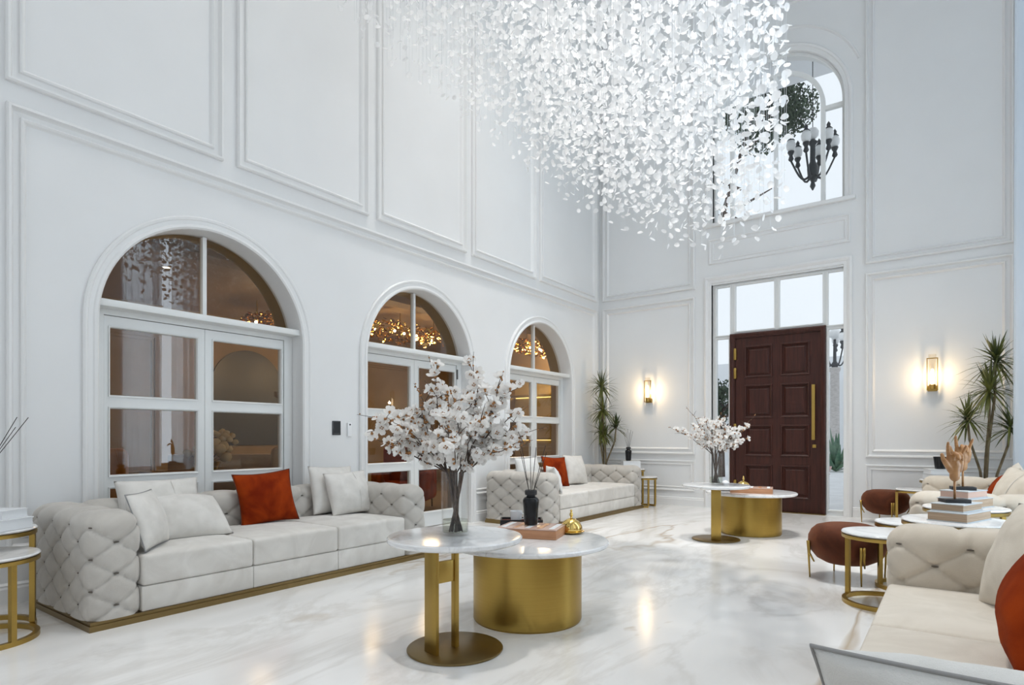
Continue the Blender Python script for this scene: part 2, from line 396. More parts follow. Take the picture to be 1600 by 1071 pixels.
for i, c in enumerate(ARCHES): arched_door(i + 1, c, i == 1)

# ------------------------------------------------------------------ entrance: glazed screen and walnut door
e = struct_empty('window_1')
EM = lambda x, z, h: (x, YB + .05 - h, z)
lights = [(-3.15, -2.935, 2.815, 3.60), (-2.850, -2.262, 2.86, 3.60), (-2.185, -1.582, 2.86, 3.60), (-1.508, -1.29, 2.815, 3.60),
          (-3.15, -2.955, .08, 2.755), (-1.500, -1.29, .08, 2.755)]
dh = rect(-2.925, -1.533, .001, 2.818)
plate('window_frame', [(EX0 + .003, .002), (-2.925, .002), (-2.925, 2.818), (-1.533, 2.818), (-1.533, .002), (EX1 - .003, .002), (EX1 - .003, EZ - .004), (EX0 + .003, EZ - .004)],
      [rect(*q) for q in lights], -.07, EM, M['door_white'], e)
for q in lights:
    bxo('pane', (q[0], q[1], YB + .08, YB + .088, q[2], q[3]), M['glass'], e)
    mouldo('glazing_bead', rect(*q), True, [(-.018, 0), (-.018, .016), (-.004, .016), (.004, -.025)], EM, e, M['door_white'])

dr = struct_empty('door_4')
WM = lambda x, z, h: (x, YB + .02 - h, z)
plate('door_frame', [(-2.923, .002), (-2.845, .002), (-2.845, 2.735), (-1.612, 2.735), (-1.612, .002), (-1.535, .002), (-1.535, 2.815), (-2.923, 2.815)], [], -.12, WM, M['wood'], dr)
mouldo('door_casing', [(-1.535, .0), (-1.535, 2.815), (-2.923, 2.815), (-2.923, .0)], False, [(0, 0), (0, .022), (.02, .03), (.05, .022), (.066, .010), (.066, -.03)], WM, dr, M['wood'])
cols = [(-2.690, -2.300), (-2.155, -1.768)]; rows = [(2.115, 2.596), (1.472, 1.972), (.872, 1.333), (.226, .712)]
LM = lambda x, z, h: (x, YB + .040 - h, z)
leaf = plate('door_leaf', rect(-2.842, -1.615, .012, 2.732), [rect(a, b, c, d_) for a, b in cols for c, d_ in rows], -.06, LM, M['wood'], dr)
for a, b in cols:
    for c, d_ in rows:
        bm = bmesh.new()
        moulding(bm, rect(a, b, c, d_), True, [(-.016, 0), (-.014, .012), (.0, .016), (.012, .008), (.022, -.022), (.030, -.024), (.065, -.006), (.065, -.006)], LM)
        vs = [bm.verts.new(LM(x, z, -.006)) for x, z in rect(a + .065, b - .065, c + .065, d_ - .065)]
        bm.faces.new(vs)
        mk('door_panel', bm, M['wood'], leaf)
bm = bmesh.new(); box(bm, -1.712, -1.668, YB - .055, YB - .03, 1.115, 1.94); box(bm, -1.70, -1.68, YB - .03, YB + .04, 1.20, 1.24); box(bm, -1.70, -1.68, YB - .03, YB + .04, 1.80, 1.84)
mk('pull_handle', bm, M['gold'], dr)
bxo('lock_plate', (-1.715, -1.665, YB + .022, YB + .042, .995, 1.045), M['gold'], dr, .004)
for z0, z1 in ((2.395, 2.58), (2.095, 2.265), (1.2, 1.37), (.3, .47)):
    bxo('hinge', (-2.862, -2.822, YB - .002, YB + .045, z0, z1), M['gold'], dr, .006)
bxo('threshold', (-2.93, -1.53, YB - .06, YB + .12, .0, .012), M['gold_dark'], dr)

# arched upper window
u = struct_empty('window_2')
UM = lambda x, z, h: (x, YB + .05 - h, z)
IR = .66
def arcs(rad, t0, t1, n=24): return [(WCX + rad * math.cos(t0 + (t1 - t0) * i / n), WZC + rad * math.sin(t0 + (t1 - t0) * i / n)) for i in range(n + 1)]
b_ = .026
zbar = 6.055
panes = []
ro, ri, rin = WR - .035, IR + .032, IR - .026
for s in (1, -1):
    f = lambda pts: [(WCX + s * (x - WCX), z) for x, z in pts]
    panes.append(f([(WCX + ri, WZ0 + .03), (WCX + ro, WZ0 + .03), (WCX + ro, zbar - .03), (WCX + ri, zbar - .03)]))
    t1 = math.acos(b_ / ro); t1i = math.acos(b_ / ri)
    panes.append(f([(WCX + ri, zbar + .03), (WCX + ro, zbar + .03)] + arcs(ro, .0, t1) + arcs(ri, t1i, 0)))
    t2 = math.acos(b_ / rin)
    panes.append(f([(WCX + b_, WZ0 + .03), (WCX + rin, WZ0 + .03)] + arcs(rin, 0, t2)))
plate('window_frame', archpts(WCX, WR - .003, WZ0 + .002, WZC, 64), panes, -.07, UM, M['door_white'], u)
for q in panes: plate('pane', q, [], -.006, lambda x, z, h: (x, YB + .085 - h, z), M['glass'], u)

# tall windows of the right wall with sheer curtains (seen mirrored in the arched doors)
for i, (a, b) in enumerate(WINDOWS):
    t = struct_empty('window_%d' % (i + 3))
    n = 5; zs = [.15 + 8.25 * k / n for k in range(n + 1)]
    mid = (a + b) / 2
    holes = [rect(p, q, zs[k] + .05, zs[k + 1] - .05) for k in range(n) for p, q in ((a + .06, mid - .05), (mid + .05, b - .06))]
    plate('window_frame', rect(a, b, .15, 8.4), holes, -.06, lambda y, z, h: (XR + .2 - h, y, z), M['door_white'], t)
    for h in holes:
        bxo('pane', (XR + .225, XR + .231, h[0][0], h[1][0], h[0][1], h[2][1]), M['glass'], t)
def curtain(y0, y1, x0, amp, waves, z0, z1, name, label, group, seed):
    rnd = random.Random(seed); bm = bmesh.new(); n = waves * 10; rows = 12; g = []
    ph = [rnd.uniform(-.6, .6) for _ in range(waves + 2)]
    for j in range(rows + 1):
        z = z0 + (z1 - z0) * j / rows; row = []
        for i in range(n + 1):
            k = i / n * waves
            y = y0 + (y1 - y0) * i / n
            x = x0 + amp * (math.sin(2 * PI * k + ph[int(k)] * .5) * (1 - .25 * j / rows))
            row.append(bm.verts.new((x, y, z)))
        g.append(row)
    for j in range(rows):
        for i in range(n): bm.faces.new((g[j][i], g[j][i + 1], g[j + 1][i + 1], g[j + 1][i]))
    t = thing(name, label, 'curtain', (0, 0, 0), 0, group)
    mk('curtain_sheer', bm, M['curtain'], t, True)
    bm = bmesh.new(); tube(bm, [(x0, y0 - .05, z1 + .03), (x0, y1 + .05, z1 + .03)], .015, 8); mk('curtain_rail', bm, M['gold_dark'], t, True)
    return t
curtain(8.93, 9.30, .66, .10, 4, .02, 8.9, 'sheer_curtain', 'pale blue sheer curtain hanging gathered beside the dracaena at the right edge', None, 3)
G = None
curtain(4.55, 5.25, .83, .035, 7, .02, 8.6, 'sheer_curtain', 'sheer curtain at the window between the two right sofas by the side tables', G, 4)
curtain(5.42, 6.05, .83, .035, 6, .02, 8.6, 'sheer_curtain', 'sheer curtain half nearer the dracaena at the window between the right sofas', G, 5)

# ------------------------------------------------------------------ sofas
def lattice(uu, z, a, b, zl, dp):
    i = uu / a; v = (z - zl) / b
    if v <= 0:
        p = (i + v) / 2; q = (i - v) / 2
        s1, s2 = abs(math.sin(PI * p)), abs(math.sin(PI * q))
        cr = min(s1, s2); pf = (s1 * s2) ** .5
    else:
        cr = pf = abs(math.sin(PI * i / 2))
    h = dp * (.55 * min(1, cr / .30) ** .6 + .45 * pf)
    if v <= .8:
        jj = round(v); best = 9
        for j in (jj - 1, jj, jj + 1):
            if j > 0: continue
            k = round((i - j) / 2) * 2 + j
            for kk in (k - 2, k, k + 2):
                best = min(best, ((uu - kk * a) / .022) ** 2 + ((z - zl - j * b) / .014) ** 2)
        h -= dp * .8 * math.exp(-best)
    return h
def tufted(name, lx, ly, z0, z1, r, u0side, a, b, zl, dp, parent, front, shift, keep, fab, step=.0125):
    """rounded block x 0..lx, y 0..ly; u is measured round the outline from the middle of the side facing `front`"""
    rc = r
    segs = []
    def line(x0, y0, x1, y1, nx, ny):
        L = math.hypot(x1 - x0, y1 - y0); n = max(1, int(L / step))
        return [(x0 + (x1 - x0) * i / n, y0 + (y1 - y0) * i / n, nx, ny) for i in range(n)]
    def corner(cx, cy, t0):
        n = max(3, int(rc * PI / 2 / step))
        return [(cx + rc * math.cos(t0 + PI / 2 * i / n), cy + rc * math.sin(t0 + PI / 2 * i / n), math.cos(t0 + PI / 2 * i / n), math.sin(t0 + PI / 2 * i / n)) for i in range(n)]
    # start in the middle of the +x side going +y (counter-clockwise)
    pts = line(lx, ly / 2, lx, ly - rc, 1, 0) + corner(lx - rc, ly - rc, 0) + line(lx - rc, ly, rc, ly, 0, 1) + corner(rc, ly - rc, PI / 2) \
        + line(0, ly - rc, 0, rc, -1, 0) + corner(rc, rc, PI) + line(rc, 0, lx - rc, 0, 0, -1) + corner(lx - rc, rc, 1.5 * PI) + line(lx, rc, lx, ly / 2, 1, 0)
    us = [0]
    for p, q in zip(pts, pts[1:]): us.append(us[-1] + math.hypot(q[0] - p[0], q[1] - p[1]))
    tot = us[-1] + math.hypot(pts[0][0] - pts[-1][0], pts[0][1] - pts[-1][1])
    us = [x if x < tot / 2 else x - tot for x in us]
    N = len(pts); rows = []
    nz = int((z1 - r - z0) / step)
    for j in range(nz + 1): rows.append((z0 + (z1 - r - z0) * j / nz, 0, 0))
    nr = 7
    for j in range(1, nr + 1): t = PI / 2 * j / nr; rows.append((z1 - r + r * math.sin(t), r * (1 - math.cos(t)), t))
    half = min(lx, ly) / 2; nt = 6
    for j in range(1, nt + 1): rows.append((z1, r + (half - r) * j / nt * .999, PI / 2))
    bm = bmesh.new(); g = []
    for z, off, t in rows:
        row = []
        for (x, y, nx, ny), uu in zip(pts, us):
            px = lx / 2 + (x - lx / 2) * (lx / 2 - off) / (lx / 2); py = ly / 2 + (y - ly / 2) * (ly / 2 - off) / (ly / 2)
            wt = math.sin(t) ** 2
            hs = lattice(uu - shift, z if t == 0 else z1 + off, a, b, zl, dp)
            tc = (px - (lx - u0side)) if lx > ly else (py - ly / 2)
            ht = lattice(tc - (shift if ly > lx else 0), z1 + 1, a, b, zl, dp) if wt > 0 else 0
            if lx <= ly: ht = lattice((py - ly / 2) - shift, z1 + 1, a, b, zl, dp)
            h = hs * (1 - wt) + ht * wt
            n = Vector((nx * math.cos(t), ny * math.cos(t), math.sin(t)))
            row.append(bm.verts.new(Vector((px, py, z)) + n * h))
        g.append(row)
    for A, B in zip(g, g[1:]):
        for i in range(N):
            k = (i + 1) % N; bm.faces.new((A[i], A[k], B[k], B[i]))
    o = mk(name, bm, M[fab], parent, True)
    # pulled tuft creases, their shade set in as dark beads
    out = []
    jmin = int((z0 + .05 - zl) / b)
    for j in range(jmin, 1):
        z = zl + j * b
        for i in range(-80, 80):
            if (i + j) % 2: continue
            uu = i * a + shift
            if abs(uu) > tot / 2 - .01: continue
            k = min(range(N), key=lambda q: abs(us[q] - uu))
            x, y, nx, ny = pts[k]
            if keep(x, y, nx, ny, z): out.append((Vector((x, y, z)), math.atan2(ny, nx)))
    return o, out
bm = bmesh.new(); bmesh.ops.create_uvsphere(bm, u_segments=10, v_segments=6, radius=1)
for v in bm.verts: v.co = Vector((v.co.x * .006, v.co.y * .016, v.co.z * .0045))
slit_me = bpy.data.meshes.new('tuft_button'); bm.to_mesh(slit_me); bm.free(); slit_me.materials.append(M['slit'])
for f in slit_me.polygons: f.use_smooth = True
def add_slits(o, lst):
    for p, ang in lst:
        q = bpy.data.objects.new('tuft_button', slit_me); C.objects.link(q); q.parent = o
        q.location = p + Vector((math.cos(ang), math.sin(ang), 0)) * .002; q.rotation_euler = (0, 0, ang)
def sofa(label, length, loc, rz, group, fab='fabric', seat='seat'):
    """local: front faces +x (x 0 = back, 1.02 = front), y 0..length"""
    t = thing('tufted_sofa', label, 'sofa', loc, rz, group)
    D, AW, ZT = 1.02, .285, .70
    DP = .024
    bm = bmesh.new(); box(bm, -.004, D + .012, -.008, length + .008, 0, .035)
    box(bm, .004, D + .002, 0, length, .035, .055)
    mk('plinth', bm, M['gold_dark'], t)
    for s in (0, 1):
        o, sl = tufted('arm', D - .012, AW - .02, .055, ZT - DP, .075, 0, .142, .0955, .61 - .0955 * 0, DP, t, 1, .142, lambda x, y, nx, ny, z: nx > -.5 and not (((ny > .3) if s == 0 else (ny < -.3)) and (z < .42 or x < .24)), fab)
        o.location = (0, .01 if s == 0 else length - AW + .01, 0)
        add_slits(o, sl)
    iy = length - 2 * AW
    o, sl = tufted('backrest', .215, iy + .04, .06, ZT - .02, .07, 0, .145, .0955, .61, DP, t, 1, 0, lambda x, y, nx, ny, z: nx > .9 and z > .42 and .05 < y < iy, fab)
    o.location = (.01, AW - .02, 0); add_slits(o, sl)
    cw = iy / 3
    for k in range(3):
        y0 = AW + k * cw
        bm = bmesh.new(); box(bm, .20, D - .003, y0 + .002, y0 + cw - .002, .213, .408)
        bmesh.ops.bevel(bm, geom=bm.edges[:], offset=.022, segments=4, profile=.5, affect='EDGES')
        bmesh.ops.subdivide_edges(bm, edges=[e_ for e_ in bm.edges if e_.calc_length() > .1], cuts=8, use_grid_fill=True)
        for v in bm.verts:
            if v.co.z > .40:
                fx = (v.co.x - .20) / (D - .2); fy = (v.co.y - y0) / cw
                v.co.z += .018 * max(0, 1 - (2 * fx - 1) ** 4) * max(0, 1 - (2 * fy - 1) ** 4)
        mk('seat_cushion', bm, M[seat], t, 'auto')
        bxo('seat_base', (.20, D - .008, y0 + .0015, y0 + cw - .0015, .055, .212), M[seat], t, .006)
    return t
SG = None
s1 = sofa('long ivory tufted sofa by the largest arched door, rust cushion in its middle', 2.83, (-5.13, 1.435, 0), 0, SG)
s2 = copy_tree(s1); s2.location = (-5.13, 6.45, 0); s2['label'] = 'ivory tufted sofa under the smallest arched door, beside the far dracaena'
s3 = sofa('far sand coloured tufted sofa seen end on behind the book stacks', 2.83, (.725, 8.88, 0), PI, SG, 'fabric_sand', 'seat_sand')
s4 = sofa('sand coloured tufted sofa in the front corner of the view, cut by the frame', 3.05, (.745, 3.92, 0), PI, SG, 'fabric_sand', 'seat_sand')

# ------------------------------------------------------------------ cushions
def pillow_mesh(W, H, T, seed, wr=.009, pinch=.05, n=26):
    bm = bmesh.new(); rnd = random.Random(seed); off = Vector((rnd.uniform(0, 50), rnd.uniform(0, 50), 0))
    grid = {}
    for side in (1, -1):
        for i in range(n + 1):
            for j in range(n + 1):
                edge = i in (0, n) or j in (0, n)
                if side < 0 and edge: grid[side, i, j] = grid[1, i, j]; continue
                uu, vv = 2 * i / n - 1, 2 * j / n - 1
                x = uu * W / 2 * (1 - pinch * (1 - vv * vv) * abs(uu) ** 3)
                z = H / 2 + vv * H / 2 * (1 - pinch * (1 - uu * uu) * abs(vv) ** 3)
                th = T * .68 * ((1 - uu * uu) ** .58) * ((1 - vv * vv) ** .58)
                nz = noise.noise(Vector((uu * 2.2, vv * 2.2, side * 3)) + off) + .5 * noise.noise(Vector((uu * 5, vv * 5, side * 3)) + off)
                th += wr * nz * (1 - uu ** 4) * (1 - vv ** 4)
                grid[side, i, j] = bm.verts.new((x, side * th, z))
        for i in range(n):
            for j in range(n):
                bm.faces.new((grid[side, i, j], grid[side, i + 1, j], grid[side, i + 1, j + 1], grid[side, i, j + 1]))
    loop = [(i, 0) for i in range(n)] + [(n, j) for j in range(n)] + [(i, n) for i in range(n, 0, -1)] + [(0, j) for j in range(n, 0, -1)]
    edge = [grid[1, i, j].co.copy() for i, j in loop]
    return bm, edge
def pillow(label, W, H, T, loc, yaw, tilt, roll=0, mt='pillow', piping=None, seam=False, seed=1, pinch=.05):
    t = thing('throw_cushion', label, 'cushion', loc, 0)
    t.rotation_mode = 'XYZ'
    t.rotation_euler = (Matrix.Rotation(yaw, 3, 'Z') @ Matrix.Rotation(tilt, 3, 'X') @ Matrix.Rotation(roll, 3, 'Y')).to_euler()
    bm, edge = pillow_mesh(W, H, T, seed, pinch=pinch)
    mk('cushion_cover', bm, M[mt], t, True)
    if piping:
        bm = bmesh.new(); tube(bm, edge + [edge[0]], .0042, 6, False); mk('piping', bm, M[piping], t, True)
    if seam:
        bm = bmesh.new(); pts = []
        for k in range(2, 25):
            vv = 2 * k / 26 - 1
            pts.append((W * .12, -T * .68 * (1 - .0576) ** .58 * ((1 - vv * vv) ** .58) - .003, H / 2 + vv * H / 2))
        tube(bm, pts, .0022, 5); mk('seam', bm, M['pillow'], t, True)
    return t
ZS = .425
# front faces local -Y.  yaw 90deg turns -Y to +X (room side of the left sofas)
YL = R(90)
pillow('cream cushion leaning on the backrest near the tufted arm, highest of the pile', .60, .42, .15, (-4.83, 2.17, ZS + .0), YL, R(-14), 0, 'pillow', None, True, 11)
pillow('wide cream cushion lying back in front of another beside the tufted arm', .54, .42, .20, (-4.47, 2.25, ZS + .0), YL + R(2), R(-50), R(3), 'pillow', None, False, 12)
pillow('small grey piped cushion propped against the near tufted arm', .44, .38, .13, (-4.31, 1.90, ZS), R(138), R(-18), R(0), 'pillow', 'piping_grey', False, 13)
pillow('rust velvet cushion with dark piping in the middle of the long sofa', .50, .46, .15, (-4.71, 2.99, ZS - .01), YL - R(10), R(-17), R(-4), 'rust', 'rust_dark', False, 14, .09)
pillow('cream cushion behind another at the far end of the long sofa', .50, .46, .13, (-4.79, 3.72, ZS), YL, R(-14), R(2), 'pillow', None, False, 15)
pillow('cream cushion with a stitched seam at the far end of the long sofa', .47, .42, .15, (-4.62, 3.80, ZS), YL - R(4), R(-20), R(-2), 'pillow', None, True, 16)
# far left sofa
pillow('white cushion behind the near arm of the far left sofa', .55, .45, .15, (-4.82, 7.10, ZS), YL, R(-12), 0, 'pillow_white', None, False, 17)
pillow('small white cushion leaning on the near arm of the far left sofa', .40, .36, .12, (-4.27, 6.92, ZS), R(138), R(-18), 0, 'pillow_white', None, False, 18)
pillow('orange rust cushion on the sofa under the smallest arched door', .48, .46, .14, (-4.70, 7.62, ZS), YL - R(14), R(-17), R(3), 'rust', 'rust_dark', False, 19, .09)
pillow('cream cushion beside the orange one under the smallest arched door', .50, .47, .15, (-4.72, 8.25, ZS), YL - R(6), R(-17), R(3), 'pillow', None, False, 20)
# right sofas face -x
YRt = R(-90)
pillow('creased cream cushion in the far corner of the front corner sofa', .54, .50, .19, (.22, 3.20, ZS), R(-62), R(-24), R(-6), 'pillow_sand', None, False, 21)
pillow('rust velvet cushion cut by the right edge of the view', .50, .48, .20, (.17, 2.52, ZS), YRt, R(-22), R(4), 'rust', 'rust_dark', False, 22, .09)
pillow('white cushion with dark piping lying in the bottom foreground corner', .56, .47, .16, (.075, 1.475, ZS - .015), R(180), R(-38), R(0), 'pillow_white', 'piping_grey', False, 23)
pillow('pale cushion at the bottom right corner beside the white piped cushion', .46, .44, .16, (.20, 1.93, ZS), R(-110), R(-30), 0, 'pillow_white', None, False, 24)
pillow('cream cushion standing askew on the far right sofa', .48, .46, .18, (.36, 7.10, ZS), R(-58), R(-22), R(10), 'pillow_sand', None, True, 25)
pillow('rust cushion on the far right sofa below the tall dracaena', .48, .42, .15, (.30, 8.12, ZS), YRt, R(-30), 0, 'rust', None, False, 26, .09)
pillow('cream cushion behind the rust one on the far right sofa', .48, .46, .15, (.42, 8.38, ZS), YRt, R(-18), R(6), 'pillow_sand', None, False, 27)

# ------------------------------------------------------------------ coffee tables
def disc_top(name, r, z0, z1, parent, m=None):
    e_ = .008
    return lao(name, [(r - .02, z0), (r - e_, z0 + .004), (r, z0 + .012), (r, z1 - .008), (r - .006, z1 - .001), (r - .02, z1), (1e-6, z1)], m or M['marble'], parent, 72)
def h_table(label, loc, rz):
    t = thing('pedestal_table', label, 'table', loc, rz)
    lao('base_disc', [(.256, 0), (.26, .004), (.26, .010), (.255, .014), (1e-6, .014)], M['gold_dark'], t, 64)
    bxo('wide_post', (-.165, -.145, -.052, .052, .014, .585), M['gold'], t, .002)
    bxo('slim_post', (-.014, .014, -.018, .018, .014, .585), M['gold'], t, .003)
    bxo('cross_plate', (-.145, -.014, -.011, .011, .375, .490), M['gold'], t, .001)
    disc_top('marble_top', .365, .585, .620, t)
    return t
def drum_table(label, loc):
    t = thing('drum_table', label, 'table', loc)
    lao('drum', [(.338, 0), (.340, .008), (.345, .012), (.345, .468), (.2, .468)], M['drum'], t, 96)
    disc_top('marble_top', .515, .468, .500, t)
    return t
TA = (-2.192, 2.491, 0); TB = (-2.207, 3.205, 0); TC = (-2.168, 6.892, 0); TD = (-1.975, 7.60, 0)
h_table('round marble pedestal table on an H shaped brass stand, nearest the viewer', TA, R(79))
drum_table('round marble coffee table on a brass drum, nearest the viewer', TB)
h_table('round marble pedestal table before the dark wooden door', TC, R(108))
drum_table('round marble coffee table on a brass drum before the wooden door', TD)

# ------------------------------------------------------------------ vases and blossom branches
def vase(label, loc, h, r):
    t = thing('glass_vase', label, 'vase', loc)
    lao('vase_wall', [(.002, .0), (r * .93, 0), (r * .97, .01), (r, h), (r - .004, h), (r * .97 - .005, .018), (.002, .016)], M['vase_glass'], t, 40, cap=False)
    lao('water', [(1e-6, .017), (r * .955 - .006, .019), (r * .965 - .006, .085), (1e-6, .085)], M['water'], t, 32)
    return t
def petal_faces(bm, base, out, up, L, W, mi, curl):
    side = out.cross(up).normalized(); rows = []
    for k, (s, wd, lift) in enumerate(((0, .25, 0), (.45, .9, .10), (.8, .95, .26), (1, .45, .40))):
        c = base + out * (L * s) + up * (L * lift * curl)
        rows.append([bm.verts.new(c + side * (W / 2 * wd * q) + up * (abs(q) * L * .07)) for q in (-1, 0, 1)])
    for a, b in zip(rows, rows[1:]):
        for q in range(2): f = bm.faces.new((a[q], a[q + 1], b[q + 1], b[q])); f.material_index = mi; f.smooth = True
def blossom_mesh(seed, size):
    rnd = random.Random(seed); bm = bmesh.new()
    for fl in range(1):
        for k in range(5):
            a = 2 * PI * k / 5 + rnd.uniform(-.2, .2)
            petal_faces(bm, Vector((0, 0, .003)), Vector((math.cos(a), math.sin(a), 0)), Vector((0, 0, 1)), size * rnd.uniform(.85, 1.1), size * .92, 0, rnd.uniform(.6, 1.5))
        for k in range(3):
            a = 2 * PI * k / 3 + .5
            petal_faces(bm, Vector((0, 0, .006)), Vector((math.cos(a), math.sin(a), .25)).normalized(), Vector((0, 0, 1)), size * .62, size * .7, 0, 2.2)
    r0 = bmesh.ops.create_cone(bm, cap_ends=True, segments=6, radius1=.0035, radius2=.0075, depth=.016, matrix=Matrix.Translation((0, 0, -.006)))
    for v in r0['verts']:
        for f in v.link_faces: f.material_index = 1
    for k in range(4):
        a = k * 1.7
        r1 = bmesh.ops.create_icosphere(bm, subdivisions=1, radius=.0036, matrix=Matrix.Translation((.007 * math.cos(a), .007 * math.sin(a), .014)))
        for v in r1['verts']:
            for f in v.link_faces: f.material_index = 1
    me = bpy.data.meshes.new('blossom'); bm.to_mesh(me); bm.free(); me.materials.append(M['blossom']); me.materials.append(M['calyx'])
    return me
BLOS = [blossom_mesh(s, .034) for s in range(4)]
def branch(base, mouth, tip, n_bl, rnd, label, group, bare=.15):
    base, mouth, tip = Vector(base), Vector(mouth), Vector(tip)
    t = bpy.data.objects.new('blossom_branch', None); C.objects.link(t); t.location = base; tag(t, label, 'branch', group)
    L = (tip - mouth).length; d = (tip - mouth)
    sag = Vector((rnd.uniform(-.04, .04), rnd.uniform(-.04, .04), .10 * Vector((d.x, d.y)).length))
    pts = [base, base.lerp(mouth, .5), mouth]
    N = 9
    for k in range(1, N + 1):
        s = k / N
        pts.append(mouth + d * s + sag * (4 * s * (1 - s)) * .8 + Vector((rnd.uniform(-1, 1), rnd.uniform(-1, 1), rnd.uniform(-1, 1))) * .010)
    rel = [p - base for p in pts]
    bm = bmesh.new()
    tube(bm, rel, [.0048, .0046, .0044] + [.0042 - .003 * k / N for k in range(1, N + 1)], 5)
    spots = []
    main = rel[2:]
    def samp(s):
        x = s * (len(main) - 1); i = min(int(x), len(main) - 2); return main[i].lerp(main[i + 1], x - i)
    for k in range(5):                                      # side twigs
        s = rnd.uniform(.3, .85); p = samp(s)
        q = p + Vector((rnd.uniform(-1, 1), rnd.uniform(-1, 1), rnd.uniform(-.1, 1))).normalized() * rnd.uniform(.06, .16)
        tube(bm, [p, p.lerp(q, .5) + Vector((0, 0, .008)), q], [.0025, .002, .0012], 4)
        for z in (.35, .7, 1): spots.append(p.lerp(q, z))
    # small brown buds towards the tip
    for k in range(9):
        s = rnd.uniform(.55, 1); p = samp(s) + Vector((rnd.uniform(-1, 1), rnd.uniform(-1, 1), rnd.uniform(-1, 1))) * .006
        r1 = bmesh.ops.create_icosphere(bm, subdivisions=1, radius=rnd.uniform(.004, .007), matrix=Matrix.Translation(p))
        for v in r1['verts']:
            for f in v.link_faces: f.material_index = 1
    me = bpy.data.meshes.new('twig'); bm.to_mesh(me); bm.free(); me.materials.append(M['bark']); me.materials.append(M['calyx'])
    for f in me.polygons: f.use_smooth = True
    obj('twig', me, None, t)
    rnd.shuffle(spots)
    for k in range(n_bl):
        if k < len(spots) and rnd.random() < .6: p = spots[k]
        else: p = samp(rnd.uniform(.16, 1 - bare) ** .9)
        ax = Vector((rnd.uniform(-1, 1), rnd.uniform(-1, 1), rnd.uniform(-.6, 1))).normalized()
        b = bpy.data.objects.new('blossom', rnd.choice(BLOS)); C.objects.link(b); b.parent = t
        b.location = p + ax * rnd.uniform(.008, .022)
        b.rotation_euler = ax.to_track_quat('Z', 'Y').to_euler(); b.scale = [rnd.uniform(.8, 1.15)] * 3
    return t
def bouquet(center, z, h, r, n, nbl, reach, top, seed, label, group, extra=()):
    rnd = random.Random(seed); cx, cy = center
    tips = []
    for k in range(n):
        a = 2 * PI * k * .618 + rnd.uniform(-.3, .3); el = (k + .5) / n
        rr = reach * (1 - .75 * el ** 1.3) * rnd.uniform(.85, 1.1); hh = h + .12 + (top - h - .12) * el ** .8 * rnd.uniform(.85, 1.05)
        tips.append((cx + rr * math.cos(a), cy + rr * math.sin(a), z + hh))
    tips += list(extra)
    for i, T in enumerate(tips):
        d = Vector((T[0] - cx, T[1] - cy)); d = d.normalized() if d.length > 1e-3 else Vector((1, 0))
        j = rnd.uniform(.3, .8)
        perp = Vector((-d.y, d.x)) * rnd.uniform(-.5, .5)
        b = (cx - d.x * r * j * .6 + perp.x * r, cy - d.y * r * j * .6 + perp.y * r, z + .02)
        m = (cx + d.x * r * .62 - perp.x * r * .6, cy + d.y * r * .62 - perp.y * r * .6, z + h * .98)
        branch(b, m, T, nbl if i < n else int(nbl * .7), rnd, label, group, .12 if i < n else .28)
V1 = (-2.19, 2.49)
vase('tall clear glass vase of blossom on the nearest marble table', (*V1, .6205), .345, .076)
rv = Vector((math.cos(R(36)), math.sin(R(36))))                   # a horizontal direction across the room diagonal
def off(c, a, dz): return (c[0] + rv.x * a, c[1] + rv.y * a, dz)
bouquet(V1, .6205, .345, .070, 19, 16, .44, .86, 5, 'white blossom branch in the vase on the nearest marble table', 'blossom branches in the near vase',
        [off(V1, -.52, 1.28), off(V1, -.46, 1.20), off(V1, .40, 1.32), off(V1, .30, 1.46), off(V1, -.22, 1.44), off(V1, .42, 1.14), off(V1, -.36, 1.10), off(V1, .27, 1.10), off(V1, -.14, 1.60), off(V1, .10, 1.61), off(V1, .26, 1.52), off(V1, .50, 1.20)])
V2 = (-2.168, 6.89)
vase('clear glass vase of blossom before the dark wooden door', (*V2, .6205), .35, .074)
bouquet(V2, .6205, .35, .068, 11, 14, .34, .86, 9, 'white blossom branch in the vase before the dark wooden door', 'blossom branches in the far vase',
        [off(V2, -.52, 1.27), off(V2, -.33, 1.50), off(V2, .45, 1.42), off(V2, .40, 1.30), off(V2, .26, 1.16), off(V2, -.3, 1.2)])

# ------------------------------------------------------------------ table-top things
def book(name, label, cat, W, D, H, loc, rz, cover, inner, group=None, slab=.006):
    t = thing(name, label, cat, loc, rz, group)
    bxo('page_block', (-W / 2 + .006, W / 2 - .004, -D / 2 + .004, D / 2 - .004, slab, H - slab), inner, t)
    bxo('cover', (-W / 2, W / 2, -D / 2, D / 2, 0, slab), cover, t)
    bxo('cover', (-W / 2, W / 2, -D / 2, D / 2, H - slab, H), cover, t)
    return t
def copper_box(label, loc, rz, W=.38, D=.30, H=.064):
    t = thing('keepsake_box', label, 'box', loc, rz)
    bxo('box_body', (-W / 2, W / 2, -D / 2, D / 2, 0, H - .008), M['bookwood'], t, .002)
    lid = bxo('box_lid', (-W / 2, W / 2, -D / 2, D / 2, H - .007, H), M['booktop'], t, .002)
    for k in range(5):
        x = -W / 2 + W * (k + .5) / 5
        bxo('inlay_strip', (x - .016, x + .016, -D / 2 + .03, D / 2 - .03, H, H + .0015), M['white_box'] if k % 2 == 0 else M['bookwood'], lid)
    return t
